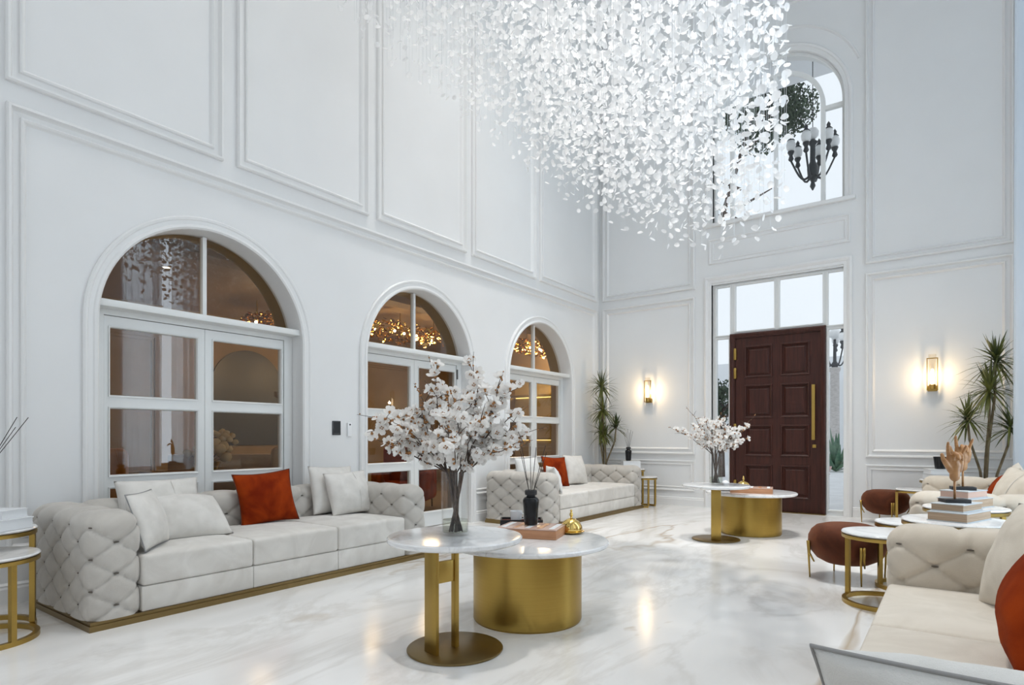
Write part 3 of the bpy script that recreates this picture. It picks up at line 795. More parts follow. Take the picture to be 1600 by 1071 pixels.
def diffuser(label, loc, reeds=6, seed=1, h=.235, spread=.11):
    t = thing('reed_diffuser', label, 'diffuser', loc)
    r = .055
    lao('bottle', [(.03, 0), (.043, .002), (.046, .015), (.050, .10), (r, .150), (r, .168), (.045, .182), (.030, .190), (.029, .198), (.036, .202), (.039, .232), (.034, .235), (1e-6, .235)], M['black_gloss'], t, 14)
    lao('neck_collar', [(.037, .2), (.0405, .202), (.0415, .228), (.037, .231)], M['black'], t, 24)
    rnd = random.Random(seed)
    for k in range(reeds):
        a = 2 * PI * k / reeds + rnd.uniform(-.4, .4); s = spread * rnd.uniform(.25, .9)
        bm = bmesh.new(); tube(bm, [(.010 * math.cos(a), .010 * math.sin(a), .2), (.012 * math.cos(a) + s * math.cos(a), .012 * math.sin(a) + s * math.sin(a), .2 + rnd.uniform(.28, .35))], .0022, 5)
        mk('reed', bm, M['reed'], t)
    return t
def gold_dome(label, loc, s=1):
    t = thing('gold_trinket', label, 'ornament', loc)
    lao('dish', [(.03 * s, 0), (.082 * s, .004 * s), (.100 * s, .016 * s), (.096 * s, .018 * s), (.078 * s, .012 * s), (1e-6, .012 * s)], M['gold_polish'], t, 40)
    lao('dome_lid', [(.078 * s, .014 * s), (.084 * s, .030 * s), (.080 * s, .058 * s), (.062 * s, .088 * s), (.034 * s, .106 * s), (.014 * s, .114 * s), (1e-6, .115 * s)], M['gold_polish'], t, 14)
    lao('knob', [(.010 * s, .112 * s), (.007 * s, .124 * s), (.014 * s, .134 * s), (.012 * s, .150 * s), (.006 * s, .160 * s), (.010 * s, .168 * s), (.006 * s, .177 * s), (1e-6, .179 * s)], M['gold_polish'], t, 20)
    return t
copper_box('copper brown box under the black diffuser on the nearest drum table', (-2.265, 3.345, .5005), R(18), .40, .30)
diffuser('black glass reed diffuser on the copper box of the nearest table', (-2.285, 3.36, .567), 6, 2)
gold_dome('gold domed trinket dish behind the copper box, nearest table', (-2.10, 3.575, .5005), .9)
def tray(label, loc, rz):
    t = thing('black_tray', label, 'tray', loc, rz)
    W, D, H = .30, .17, .07
    bm = bmesh.new(); box(bm, -W / 2, W / 2, -D / 2, D / 2, 0, .01)
    for q in ((-W / 2, W / 2, -D / 2, -D / 2 + .01), (-W / 2, W / 2, D / 2 - .01, D / 2), (-W / 2, -W / 2 + .01, -D / 2 + .01, D / 2 - .01), (W / 2 - .01, W / 2, -D / 2 + .01, D / 2 - .01)): box(bm, *q, .01, H)
    mk('tray_body', bm, M['black'], t)
    bxo('felt_insert', (-W / 2 + .012, W / 2 - .012, -D / 2 + .012, D / 2 - .012, .0105, .055), M['rust_dark'], t)
    return t
tray('low black tray box at the back of the nearest drum table', (-2.50, 3.555, .5005), R(36))
def cup(label, loc, s=1):
    t = thing('white_cup', label, 'cup', loc)
    lao('cup_body', [(.026 * s, 0), (.032 * s, .004 * s), (.037 * s, .06 * s), (.034 * s, .06 * s), (.029 * s, .008 * s), (1e-6, .008 * s)], M['white_box'], t, 24)
    bm = bmesh.new(); tube(bm, [(.034 * s, 0, .048 * s), (.056 * s, 0, .046 * s), (.056 * s, 0, .018 * s), (.031 * s, 0, .014 * s)], .004 * s, 6); mk('cup_handle', bm, M['white_box'], t, True)
    return t
cup('small white cup standing in the black tray, nearest table', (-2.52, 3.52, .556), 1.2)
copper_box('copper brown box with pale stripes on the far drum table', (-1.93, 7.47, .5005), R(12), .46, .30)
gold_dome('small gold domed trinket on the far drum table', (-2.13, 7.86, .5005), .95)
tray('black tray half hidden by the far pedestal table top', (-2.26, 7.56, .5005), R(20))
t = thing('white_shell', 'white shell ornament in the tray on the far drum table', 'ornament', (-2.26, 7.56, .556))
lao('shell_body', [(.02, 0), (.06, .006), (.058, .03), (.035, .055), (.012, .07), (1e-6, .072)], M['white_box'], t, 7)

# ------------------------------------------------------------------ nesting side tables
def side_table(label, r, h, loc, rz, gap=100, legs=(0, 90, 180)):
    """marble disc on a brass C-shaped ring base"""
    t = thing('side_table', label, 'table', loc, rz)
    disc_top('marble_top', r, h - .022, h, t)
    lao('top_ring', [(r - .03, h - .045), (r - .004, h - .045), (r - .002, h - .042), (r - .002, h - .023), (r - .03, h - .023)], M['gold'], t, 64)
    rr = r - .018; a0, a1 = R(gap / 2), R(360 - gap / 2)
    bm = bmesh.new(); n = 40; prev = None; first = None
    for i in range(n + 1):
        a = a0 + (a1 - a0) * i / n
        ring = [bm.verts.new(((rr + dx) * math.cos(a), (rr + dx) * math.sin(a), z)) for dx, z in ((-.014, 0), (.014, 0), (.014, .028), (-.014, .028))]
        if prev:
            for k in range(4): bm.faces.new((prev[k], prev[(k + 1) % 4], ring[(k + 1) % 4], ring[k]))
        else: bm.faces.new(ring[::-1])
        prev = ring
    bm.faces.new(prev)
    mk('base_ring', bm, M['gold'], t, 'auto')
    for L in legs:
        a = a0 + (a1 - a0) * L / 180
        bm = bmesh.new(); box(bm, -.014, .014, -.014, .014, .028, h - .045)
        o = mk('leg', bm, M['gold'], t); o.location = (rr * math.cos(a), rr * math.sin(a), 0); o.rotation_euler = (0, 0, a)
    return t
side_table('low marble nesting side table left of the long sofa', .28, .49, (-4.43, 1.0, 0), R(200), 100)
side_table('tall marble side table at the left edge under white boxes', .27, .61, (-4.66, 1.06, 0), R(-15), 150)
side_table('low marble side table beside the front brown pouf', .265, .50, (-.385, 4.90, 0), R(20), 110, (0, 62, 180))
side_table('tall marble side table under the nearer wooden hand', .32, .60, (.02, 5.05, 0), R(200), 120)
side_table('low marble side table peeping out between the two right sofas', .25, .51, (-.255, 5.54, 0), R(30), 100)
side_table('tall marble side table under the farther wooden hand', .27, .63, (.07, 5.70, 0), R(206), 140)
side_table('low marble side table before the far brown pouf', .24, .50, (-.37, 9.22, 0), R(0), 100)
side_table('tall marble side table under the black pot by the back wall', .27, .62, (-.09, 9.40, 0), R(213), 120)
side_table('tall marble side table behind the far left sofa end', .25, .62, (-4.46, 9.56, 0), R(-11), 120)
side_table('low brass and marble side table beyond the far left sofa', .20, .50, (-4.16, 9.50, 0), R(0), 100)

WG = None
book('white_box', 'larger white box at the bottom on the left side table', 'box', .30, .22, .065, (-4.56, 1.10, .611), R(30), M['white_box'], M['white_box'])
book('white_box', 'smaller white box on top of another on the left table', 'box', .26, .19, .05, (-4.57, 1.10, .6765), R(36), M['white_box'], M['white_box'])
diffuser('reed diffuser at the left edge, only reed tips in view', (-4.66, 1.06, .727), 9, 5, spread=.30)
book('white_box', 'white box under the black diffuser behind the far left sofa', 'box', .30, .24, .13, (-4.46, 9.58, .621), R(36), M['white_box'], M['white_box'])
diffuser('black reed diffuser on a white box beside the far left dracaena', (-4.50, 9.58, .7515), 6, 7)
book('grey_book', 'grey book under the black pot by the back wall', 'book', .40, .28, .07, (-.09, 9.40, .621), R(25), M['bookgrey'], M['white_box'])
book('pale_book', 'pale book directly under the black pot by the back wall', 'book', .34, .25, .06, (-.12, 9.40, .6915), R(20), M['white_box'], M['white_box'])
t = thing('black_pot', 'black faceted pot on pale books by the back wall', 'pot', (-.14, 9.40, .752))
lao('pot_body', [(.05, 0), (.056, .004), (.076, .155), (.070, .155), (.05, .02), (1e-6, .02)], M['black_gloss'], t, 11)
# book stacks with carved hands
bq = R(70)
book('thick_book', 'thick grey book at the bottom under the nearer wooden hand', 'book', .40, .23, .062, (.03, 5.05, .6005), bq, M['bookgrey'], M['page'])
book('thick_book', 'smaller grey book on another under the nearer wooden hand', 'book', .31, .19, .050, (.015, 5.06, .663), bq, M['bookgrey'], M['page'])
book('thick_book', 'bottom book under the farther wooden hand', 'book', .36, .22, .07, (.07, 5.70, .6305), R(66), M['bookgrey'], M['page'])
book('thick_book', 'pinkish upper book under the farther wooden hand', 'book', .30, .19, .055, (.06, 5.70, .701), R(66), M['bookgrey'], M['booktop'])
def remesh(bm, name, m, parent, vox=.005, smooth=6):
    me = bpy.data.meshes.new(name); bmesh.ops.recalc_face_normals(bm, faces=bm.faces); bm.to_mesh(me); bm.free()
    o = bpy.data.objects.new(name, me); C.objects.link(o)
    r = o.modifiers.new('r', 'REMESH'); r.mode = 'VOXEL'; r.voxel_size = vox
    s = o.modifiers.new('s', 'SMOOTH'); s.iterations = smooth; s.factor = .5
    dg = bpy.context.evaluated_depsgraph_get(); dg.update()
    me2 = bpy.data.meshes.new_from_object(o.evaluated_get(dg)); o.modifiers.clear(); o.data = me2; bpy.data.meshes.remove(me)
    me2.materials.clear(); me2.materials.append(m); o.parent = parent
    for f in me2.polygons: f.use_smooth = True
    return o
def capsule(bm, pts, rs, seg=12):
    tube(bm, pts, rs, seg)
    for p, r in zip(pts, rs): bmesh.ops.create_uvsphere(bm, u_segments=seg, v_segments=8, radius=r, matrix=Matrix.Translation(p))
def hand(label, loc, rz, mirror=1):
    t = thing('hand_sculpture', label, 'sculpture', loc, rz)
    bxo('plinth', (-.075, .075, -.055, .055, 0, .024), M['black'], t, .002)
    bm = bmesh.new(); tube(bm, [(0, 0, .024), (0, 0, .165)], .0075, 10); mk('rod', bm, M['handwood'], t, True)
    bm = bmesh.new(); z = .15; s = mirror
    # wrist, palm block (flattened), fingers: chains of tapering capsules
    capsule(bm, [(0, 0, z + .02), (0, 0, z + .07), (0, 0, z + .10)], [.030, .030, .034])
    for k, x in enumerate((-.034, -.012, .012, .034)):
        capsule(bm, [(x * .75, 0, z + .07), (x, .002, z + .115), (x, 0, z + .150)], [.021, .021, .017])
    def finger(x, L, lean, bend, r):
        p = Vector((x, 0, z + .150)); pts = [p.copy()]; a = lean; c = 0
        for k, f in enumerate((.42, .32, .26)):
            c += bend[k]
            d = Vector((math.sin(a) * math.cos(c), -math.sin(c), math.cos(a) * math.cos(c)))
            p = p + d * L * f; pts.append(p.copy())
        capsule(bm, pts, [r, r * .93, r * .85, r * .66])
    finger(-.034 * s, .105, R(-8) * s, (R(4), R(10), R(8)), .0135)      # index, upright
    finger(-.011 * s, .110, R(-1) * s, (R(48), R(62), R(40)), .0140)     # middle, curled over
    finger(.013 * s, .105, R(3) * s, (R(52), R(62), R(42)), .0135)       # ring, curled over
    finger(.036 * s, .088, R(14) * s, (R(8), R(14), R(12)), .0118)       # little finger, upright
    capsule(bm, [(-.022 * s, -.004, z + .065), (-.055 * s, -.014, z + .105), (-.076 * s, -.018, z + .140), (-.083 * s, -.016, z + .172)], [.022, .017, .0145, .011])
    remesh(bm, 'carved_hand', M['handwood'], t, .0042, 5)
    return t
hand('carved wooden hand on the nearer book stack', (.005, 5.06, .7135), R(24))
hand('second carved wooden hand, on the farther book stack', (.055, 5.70, .7565), R(10), 1)

# ------------------------------------------------------------------ poufs
def pouf(label, loc, rz):
    t = thing('velvet_pouf', label, 'pouf', loc, rz)
    prof = [(.08, .118), (.16, .130), (.225, .165), (.268, .22), (.288, .28), (.285, .34), (.262, .39), (.225, .425), (.16, .443), (.08, .449), (1e-6, .45)]
    lao('cushion_body', prof, M['pouf'], t, 48)
    for k in range(4):
        a = 2 * PI * k / 4
        for s in (-1, 1):
            pass
        L = bpy.data.objects.new('leg', None)
        bm = bmesh.new()
        tube(bm, [(.298, -.012, .30), (.292, -.010, .2), (.285, -.004, 0)], [.011, .0095, .006], 8)
        tube(bm, [(.298, .012, .30), (.292, .012, .2), (.262, .030, .135)], [.011, .0095, .006], 8)
        o = mk('leg', bm, M['gold'], t, True); o.rotation_euler = (0, 0, a)
        bpy.data.objects.remove(L)
    return t
pouf('cinnamon brown velvet pouf on thin brass legs, nearer of the two', (-.705, 5.62, 0), R(-62))
pouf('cinnamon brown velvet pouf against the back wall by the entrance', (-.74, 9.55, 0), R(-70))

# ------------------------------------------------------------------ dracaenas
def dracaena(label, loc, heads, seed):
    rnd = random.Random(seed); t = thing('potted_dracaena', label, 'plant', loc)
    lao('planter', [(.13, 0), (.15, .01), (.17, .34), (.155, .34), (.145, .30), (1e-6, .30)], M['pot'], t, 32)
    lao('soil', [(.146, .302), (1e-6, .306)], M['soil'], t, 24)
    for (dx, dy, z, lr, n) in heads:
        bx, by = rnd.uniform(-.05, .05), rnd.uniform(-.05, .05)
        bm = bmesh.new()
        tube(bm, [(bx, by, .29), (bx + (dx - bx) * .3, by + (dy - by) * .3, .29 + (z - .29) * .4), (dx * .9, dy * .9, .29 + (z - .29) * .75), (dx, dy, z)], [.017, .015, .014, .012], 8)
        mk('stem', bm, M['trunk'], t, True)
        bm = bmesh.new()
        for k in range(n):
            a = rnd.uniform(0, 2 * PI); el = R(rnd.uniform(-45, 85)); L = lr * rnd.uniform(.8, 1.1); W = .013
            c = Vector((dx, dy, z + rnd.uniform(-.07, .02))); d = Vector((math.cos(a) * math.cos(el), math.sin(a) * math.cos(el), math.sin(el)))
            side = Vector((-math.sin(a), math.cos(a), 0)); rows = []
            droop = rnd.uniform(.15, .5) * math.cos(el)
            for s, wd in ((0, .6), (.3, 1), (.65, .8), (1, .05)):
                p = c + d * L * s + Vector((0, 0, -droop * L * s * s))
                p.x = max(p.x, XL + .05 - loc[0]); p.y = min(p.y, YB - .05 - loc[1])
                if loc[0] > 0: p.x = min(p.x, .60)
                rows.append((bm.verts.new(p + side * W * wd), bm.verts.new(p - Vector((0, 0, .004 * wd))), bm.verts.new(p - side * W * wd)))
            for A, B in zip(rows, rows[1:]):
                for q in range(2): bm.faces.new((A[q], A[q + 1], B[q + 1], B[q])).smooth = True
        o = mk('leaf_crown', bm, M['leaf'], t, False)
    return t
dracaena('tall potted dracaena in the corner behind the far left sofa', (-4.95, 9.60, 0), [(-.04, -.06, 2.06, .36, 70), (-.02, -.04, 1.66, .36, 70), (-.07, -.05, 1.26, .30, 55), (.16, .10, 1.36, .28, 50), (.0, .0, 1.22, .26, 40)], 3)
dracaena('tall potted dracaena beside the curtain in the right corner', (.34, 9.62, 0), [(.08, -.02, 2.12, .40, 75), (.02, -.04, 1.76, .42, 80), (-.20, -.06, 1.40, .34, 60), (.22, .0, 1.30, .34, 60)], 4)

# ------------------------------------------------------------------ wall lights, switches
def sconce(label, x, z0, z1, rot):
    t = thing('wall_sconce', label, 'lamp', (x, YB, z0))
    h = z1 - z0
    bxo('back_plate', (-.055, .055, -.03, 0, .0, .075), M['gold'], t, .004)
    lao('socket', [(.030, .02), (.036, .024), (.036, .085), (.030, .088)], M['gold'], t, 20, (0, -.075))
    bxo('arm', (-.012, .012, -.06, -.02, .035, .06), M['gold'], t)
    for s in (-1, 1): bxo('side_bar', (s * .058 - .006, s * .058 + .006, -.085, -.072, .01, h - .05), M['gold'], t)
    bxo('top_bar', (-.064, .064, -.085, -.072, h - .062, h - .05), M['gold'], t)
    bxo('bottom_bar', (-.064, .064, -.085, -.05, .01, .022), M['gold'], t)
    lao('glass_tube', [(.044, .06), (.044, h), (.041, h), (.041, .06)], M['lamp_glass'], t, 24, (0, -.078), False)
    lao('bulb', [(.012, .088), (.02, .11), (.02, .26), (.012, .29), (1e-6, .3)], M['lamp_glow'], t, 16, (0, -.078))
    point('sconce_light', (x, YB - .16, z0 + .19), 7, (1, .72, .40), .03)
    return t
sconce('brass wall sconce with a lit tube beside the far left dracaena', -4.30, 1.755, 2.19, 0)
sconce('brass wall sconce with a lit tube right of the entrance door', -.233, 1.775, 2.27, 0)
t = thing('switch_panel', 'dark rectangular touch panel beside the arched doors', 'switch', (XL, 4.105, 1.25))
bxo('panel_body', (0, .012, -.052, .052, -.075, .075), M['switch_dark'], t, .004); bxo('touch_screen', (.012, .0135, -.042, .042, -.05, .065), M['black_gloss'], t)
t = thing('remote_holder', 'small white wall control beside the dark touch panel', 'switch', (XL, 4.272, 1.235))
bxo('control_body', (0, .02, -.028, .028, -.075, .075), M['switch_white'], t, .005); bxo('control_button', (.02, .023, -.008, .008, .045, .062), M['switch_dark'], t)

# ------------------------------------------------------------------ petal chandelier
CX, CY, CR = -2.78, 4.40, 1.85
def zb(x, y):
    q = (.77 * (x - CX) + .64 * (y - CY)) / CR                 # deepest towards the entrance
    return min(4.82, 4.12 - .98 * (x - CX) / CR - .82 * (y - CY) / CR - .04 * max(0, q) ** 3)
def petal_mesh(name, insts):
    """insts: list of (pos, euler, size) joined in one mesh"""
    vs, fs = [], []
    for p, e_, s in insts:
        mt = e_.to_matrix(); base = len(vs)
        for i, (yy, wd) in enumerate(((-.5, .30), (-.22, .86), (.12, 1.0), (.40, .72), (.52, .25))):
            for q in (-1, 0, 1):
                v = Vector((q * wd * .42, yy, .16 * (q * q) * wd + .35 * yy * yy)) * s
                vs.append(p + mt @ v)
        for i in range(4):
            for q in range(2): a = base + i * 3 + q; fs.append((a, a + 1, a + 4, a + 3))
    me = bpy.data.meshes.new(name); me.from_pydata(vs, [], fs); me.update()
    for f in me.polygons: f.use_smooth = True
    return me
rnd = random.Random(21)
inst = []; wires = []
N = 900
for k in range(N):
    rr = CR * math.sqrt((k + .5) / N); a = k * 2.39996
    x = CX + rr * math.cos(a) + rnd.uniform(-.03, .03); y = CY + rr * math.sin(a) + rnd.uniform(-.03, .03)
    z0 = zb(x, y) + abs(rnd.gauss(0, .13)); wires.append((x, y, z0))
    sparse = 1 if x > CX - .9 else .6
    z = z0
    for q in range(11):
        if rnd.random() < sparse:
            inst.append((Vector((x + rnd.uniform(-.03, .03), y + rnd.uniform(-.03, .03), z)),
                         Euler((rnd.uniform(-1.2, 1.2), rnd.uniform(-1.2, 1.2), rnd.uniform(0, 6.28))), rnd.uniform(.050, .066)))
        z += rnd.uniform(.09, .17) * (1 + q * .06)
ch = thing('petal_chandelier', 'huge hanging chandelier of white porcelain petals on clear wires', 'chandelier', (CX, CY, ZC))
off0 = Vector((CX, CY, ZC))
F_ = Vector((-math.sin(R(36)), math.cos(R(36)), 0)); R_ = Vector((math.cos(R(36)), math.sin(R(36)), 0)); c0 = Vector((0, 0, 1.15))
def key(i):
    v = i[0] - c0; d = v.dot(F_)
    ok = d > .5 and -.84 < v.dot(R_) / d < .84 and v.z / d < .71
    return (0 if ok else 1, v.length)
inst.sort(key=key)
shape = [petal_mesh('petal', [(Vector((0, 0, 0)), Euler((0, 0, 0)), .062)])]; shape[0].materials.append(M['petal'])
for p, e_, s in inst[:300]:
    o = bpy.data.objects.new('petal', shape[0]); C.objects.link(o); o.parent = ch; o.location = p - off0; o.rotation_euler = e_; o.scale = [s / .062] * 3
me = petal_mesh('petal_mass', [(p - off0, e_, s) for p, e_, s in inst[300:]])
obj('petal_mass', me, M['petal'], ch, False, 'stuff')
vs, fs = [], []
for x, y, z in wires:
    b = len(vs)
    for zz in (z, ZC - .05):
        for q in range(3): vs.append((x - CX + .0011 * math.cos(q * 2.094), y - CY + .0011 * math.sin(q * 2.094), zz - ZC))
    for q in range(3): r_ = (q + 1) % 3; fs.append((b + q, b + r_, b + 3 + r_, b + 3 + q))
me = bpy.data.meshes.new('hanging_wires'); me.from_pydata(vs, [], fs)
obj('hanging_wires', me, M['wire'], ch, False, 'stuff')
for a in range(6): area('canopy_spot', (CX + 1.3 * math.cos(a * PI / 3), CY + 1.3 * math.sin(a * PI / 3), ZC - .08), (0, 0, 0), .3, .3, 15, (1, .97, .93)).data.spread = R(100)  # unseen lights added in the canopy to whiten the petals
lao('ceiling_canopy', [(CR + .05, -.05), (CR + .08, -.04), (CR + .08, 0), (1, 0)], M['door_white'], ch, 64)

# ------------------------------------------------------------------ dining room behind the arched doors
M['din_wall'] = noisy(mat('dining_wall', rough=.7), (.30, .205, .105), (.36, .25, .135), 2)
M['din_ceil'] = mat('dining_ceiling', (.42, .29, .16), .6)
M['din_floor'] = mat('dining_floor', (.30, .23, .16), .25)
DX0, DX1, DY0, DY1, DZ = -11.2, XL - .40, -1.0, 12.0, 3.45
bxo('floor_dining', (DX0, DX1, DY0, DY1, -.2, 0), M['din_floor'], kind='structure')
bxo('ceiling_dining', (DX0, DX1, DY0, DY1, DZ, DZ + .1), M['din_ceil'], kind='structure')
bxo('trim_1', (-7.6, -7.3, DY0, DY1, DZ - .10, DZ), M['din_wall'], kind='structure')
bxo('wall_dining_back', (DX0 - .1, DX0, DY0, DY1, 0, DZ), M['din_wall'], kind='structure')
bxo('wall_dining_end', (DX0, DX1, DY1, DY1 + .1, 0, DZ), M['din_wall'], kind='structure')
bxo('wall_dining_near', (DX0, DX1, DY0 - .1, DY0, 0, DZ), M['din_wall'], kind='structure')
for k, (x, y) in enumerate([(-7.0, 8.6), (-6.6, 9.6), (-7.9, 9.0), (-6.5, 7.6), (-7.4, 10.6), (-6.8, 10.9), (-8.2, 10.8), (-6.9, 6.4), (-8.8, 6.2), (-8.6, 3.9)]):
    t = thing('downlight', 'small round downlight in the warm ceiling behind the arched doors', 'light', (x, y, DZ), 0, 'dining room downlights')
    lao('light_rim', [(.045, -.006), (.055, -.006), (.055, 0), (.045, 0)], M['din_wall'], t, 16, cap=False)
    lao('light_disc', [(.045, -.004), (1e-6, -.004)], M['down'], t, 16)
def leaf_cluster(label, loc, L, seed, pw):
    rnd = random.Random(seed); t = thing('gold_leaf_chandelier', label, 'chandelier', loc)
    ins = []
    for k in range(420):
        a = rnd.uniform(0, 6.28); r_ = math.sqrt(rnd.random())
        ins.append((Vector((.45 * r_ * math.cos(a), L * r_ * math.sin(a), -.25 - .35 * rnd.random() * (1.1 - r_ * .6))), Euler((rnd.uniform(-1, 1), rnd.uniform(-1, 1), rnd.uniform(0, 6.28))), rnd.uniform(.07, .11)))
    obj('crystal_leaves', petal_mesh('crystal_leaves', ins), M['gold_polish'], t, False, 'stuff')
    bm = bmesh.new()
    for yy in (-.6 * L, 0, .6 * L): tube(bm, [(0, yy, 0), (0, yy, -.4)], .012, 6)
    mk('suspension_rod', bm, M['gold'], t)
    for k in range(10):
        bm = bmesh.new(); bmesh.ops.create_icosphere(bm, subdivisions=2, radius=.026, matrix=Matrix.Translation((rnd.uniform(-.35, .35), (k / 9 - .5) * 1.8 * L, -.42)))
        mk('bulb', bm, M['down'], t, True)
    for yy in (-.5 * L, .5 * L): point('chandelier_light', (loc[0], loc[1] + yy, loc[2] - .75), pw, (1, .74, .44), .15).data.specular_factor = .05
    return t
leaf_cluster('gold leaf chandelier glowing behind the middle arched door', (-8.3, 7.9, DZ), 1.5, 3, 30)
leaf_cluster('gold leaf chandelier glowing behind the largest arched door', (-9.4, 6.0, DZ), .5, 4, 9)
leaf_cluster('gold leaf chandelier glowing behind the smallest arched door', (-7.3, 11.0, DZ), .7, 5, 30)
point('dining_light', (-8.5, 1.4, 2.7), 14, (1, .76, .48), .2)
def armchair(name, label, loc, rz, m, W=.8):
    t = thing(name, label, 'armchair', loc, rz)
    bxo('seat', (-W / 2 + .1, W / 2 - .1, -.36, .30, .18, .44), m, t, .05, 4)
    bxo('backrest', (-W / 2, W / 2, .22, .42, .15, 1.02), m, t, .09, 5)
    for s in (-1, 1): bxo('arm', (s * (W / 2 - .06) - .07, s * (W / 2 - .06) + .07, -.34, .30, .15, .62), m, t, .06, 4)
    for sx in (-1, 1):
        for sy in (-.28, .34): bm = bmesh.new(); tube(bm, [(sx * (W / 2 - .08), sy, 0), (sx * (W / 2 - .08), sy, .17)], [.012, .02], 8); mk('leg', bm, M['gold_dark'], t, True)
    return t
M['amber'] = noisy(mat('amber_velvet', rough=.8, Sheen_Weight=.4), (.42, .17, .025), (.55, .24, .04), 5)
M['din_wood'] = noisy(mat('dining_wood', rough=.35), (.10, .045, .022), (.17, .08, .04), 4, 4, 0, 0, 1, 'Object', (1, 8, 8))
M['tan'] = noisy(mat('tan_leather', rough=.6), (.36, .24, .14), (.42, .29, .18), 6)
armchair('amber_armchair', 'amber velvet armchair seen through the largest arched door', (-8.15, 2.75, 0), R(60), M['amber'], .85)
armchair('tan_armchair', 'tan armchair through the right panes of the largest arched door', (-7.5, 5.3, 0), R(70), M['tan'], .8)
armchair('rust_armchair', 'rust armchair seen through the middle arched door', (-7.2, 6.95, 0), R(30), M['rust'], .9)
t = thing('dining_table', 'dark wooden dining table with flowers behind the largest door', 'table', (-7.2, 3.95, 0))
bxo('tabletop', (-.55, .55, -.75, .75, .70, .745), M['din_wood'], t, .01)
for sx in (-.45, .45):
    for sy in (-.65, .65): bxo('leg', (sx - .04, sx + .04, sy - .04, sy + .04, 0, .70), M['din_wood'], t)
def posy(label, loc, s, n, seed, col):
    rnd = random.Random(seed); t = thing('flower_bowl', label, 'flowers', loc)
    lao('bowl', [(.05 * s, 0), (.09 * s, .02 * s), (.12 * s, .09 * s), (.11 * s, .09 * s), (1e-6, .05 * s)], M['gold'], t, 24)
    for k in range(n):
        a = rnd.uniform(0, 6.28); el = R(rnd.uniform(15, 88)); d = Vector((math.cos(a) * math.cos(el), math.sin(a) * math.cos(el), math.sin(el)))
        bm = bmesh.new(); c = Vector((0, 0, .06 * s)) + d * .22 * s * rnd.uniform(.7, 1.15)
        tube(bm, [(0, 0, .06 * s), c], .003, 4)
        r0 = bmesh.ops.create_icosphere(bm, subdivisions=2, radius=.048 * s * rnd.uniform(.7, 1.1), matrix=Matrix.Translation(c))
        for v in r0['verts']:
            v.co = c + (v.co - c) * (1 + .25 * noise.noise(v.co * 45))
            for f in v.link_faces: f.material_index = 1
        o = mk('flower', bm, [M['bark'], col], t, True)
    return t
M['cream_fl'] = mat('cream_flower', (.72, .58, .34), .8); M['white_fl'] = mat('white_flower', (.75, .72, .66), .8)
posy('cream flower arrangement on the dining table behind the largest door', (-7.2, 3.72, .746), 1.3, 22, 4, M['cream_fl'])
posy('pale flower arrangement on the cabinet behind the largest arched door', (-8.6, 4.66, .90), 1.1, 18, 6, M['cream_fl'])
t = thing('sideboard', 'tan sideboard cabinet behind the largest arched door', 'cabinet', (-8.7, 4.75, 0), R(60))
bxo('cabinet_body', (-.7, .7, -.22, .22, .08, .9), M['tan'], t, .005)
for k in range(3): bxo('cabinet_door', (-.68 + k * .46, -.68 + k * .46 + .44, -.235, -.22, .12, .86), M['tan'], t, .003)
t = thing('cream_column', 'pale ribbed pedestal column behind the largest arched door', 'column', (-8.35, 5.55, 0))
lao('column_shaft', [(.16, 0), (.16, .08), (.12, .1), (.12, 1.75), (.17, 1.78), (.17, 1.85), (1e-6, 1.85)], mat('cream_stone', (.62, .52, .36), .6), t, 20)
# lit wall niche with brass shelves at the end wall (smallest door)
t = thing('lit_shelves', 'golden lit wall shelves behind the smallest arched door', 'shelf', (-7.3, DY1 - .02, 0))
bxo('back_board', (-1.3, 1.3, -.02, 0, .2, 2.6), mat('shelf_back', (.40, .30, .12), .5), t)
for z in (.6, 1.1, 1.6, 2.1, 2.55):
    s_ = bxo('shelf_board', (-1.3, 1.3, -.32, -.02, z, z + .04), M['gold'], t)
    bxo('light_strip', (-1.25, 1.25, -.06, -.04, z - .018, z - .002), emit('shelf_strip', (1, .72, .25), 2.2), s_)
for x in (-1.32, 0, 1.32): bxo('upright', (x - .02, x + .02, -.32, 0, .0, 2.62), M['gold'], t)
t = thing('arched_mirror', 'dark arched mirror on the wall behind the largest arched door', 'mirror', (DX0 + .01, 6.6, 1.0))
plate('mirror_glass', archpts(0, .75, 0, 1.1, 32), [], .02, lambda y, z, h: (h, y, z), mat('dark_mirror', (.07, .065, .055), .35, .6), t)
# panel frames on the dining walls
bm = bmesh.new()
for a, b in ((7.6, 9.2), (9.5, 11.4), (3.2, 4.9)): moulding(bm, rect(a, b, .5, 2.9), True, SMALL, lambda y, z, h: (DX0 + h, y, z))
mk('panel_moulding', bm, M['din_wall'], bpy.data.objects['wall_dining_back'])

# ------------------------------------------------------------------ outside the entrance
M['pave'] = noisy(mat('pale_paving', rough=.7), (.70, .71, .72), (.78, .79, .80), 3)
M['porch'] = mat('porch_render', (.80, .82, .84), .8)
M['tree_leaf'] = noisy(mat('tree_leaf', rough=.6), (.03, .055, .035), (.08, .12, .07), 3)
M['agave'] = noisy(mat('agave_leaf', rough=.5), (.05, .13, .08), (.14, .26, .16), 4)
M['palm_trunk'] = noisy(mat('palm_trunk', rough=.9), (.46, .43, .41), (.58, .55, .53), 12, 3, 0, 0, 1, 'Object', (1, 1, 3))
bxo('ground_outside', (-30, 25, YB + .3, 60, -.25, -.03), M['pave'], kind='structure')
bxo('ceiling_porch', (-9, 5, YB + .3, YB + 3.4, 8.35, 8.55), M['porch'], kind='structure')
for x in (-8.5, 4.0):
    bxo('column_porch', (x - .3, x + .3, YB + 2.7, YB + 3.3, -.03, 8.35), M['porch'], kind='structure')
bxo('wall_garden', (-22, 20, 27, 27.3, -.03, 3.4), M['porch'], kind='structure')
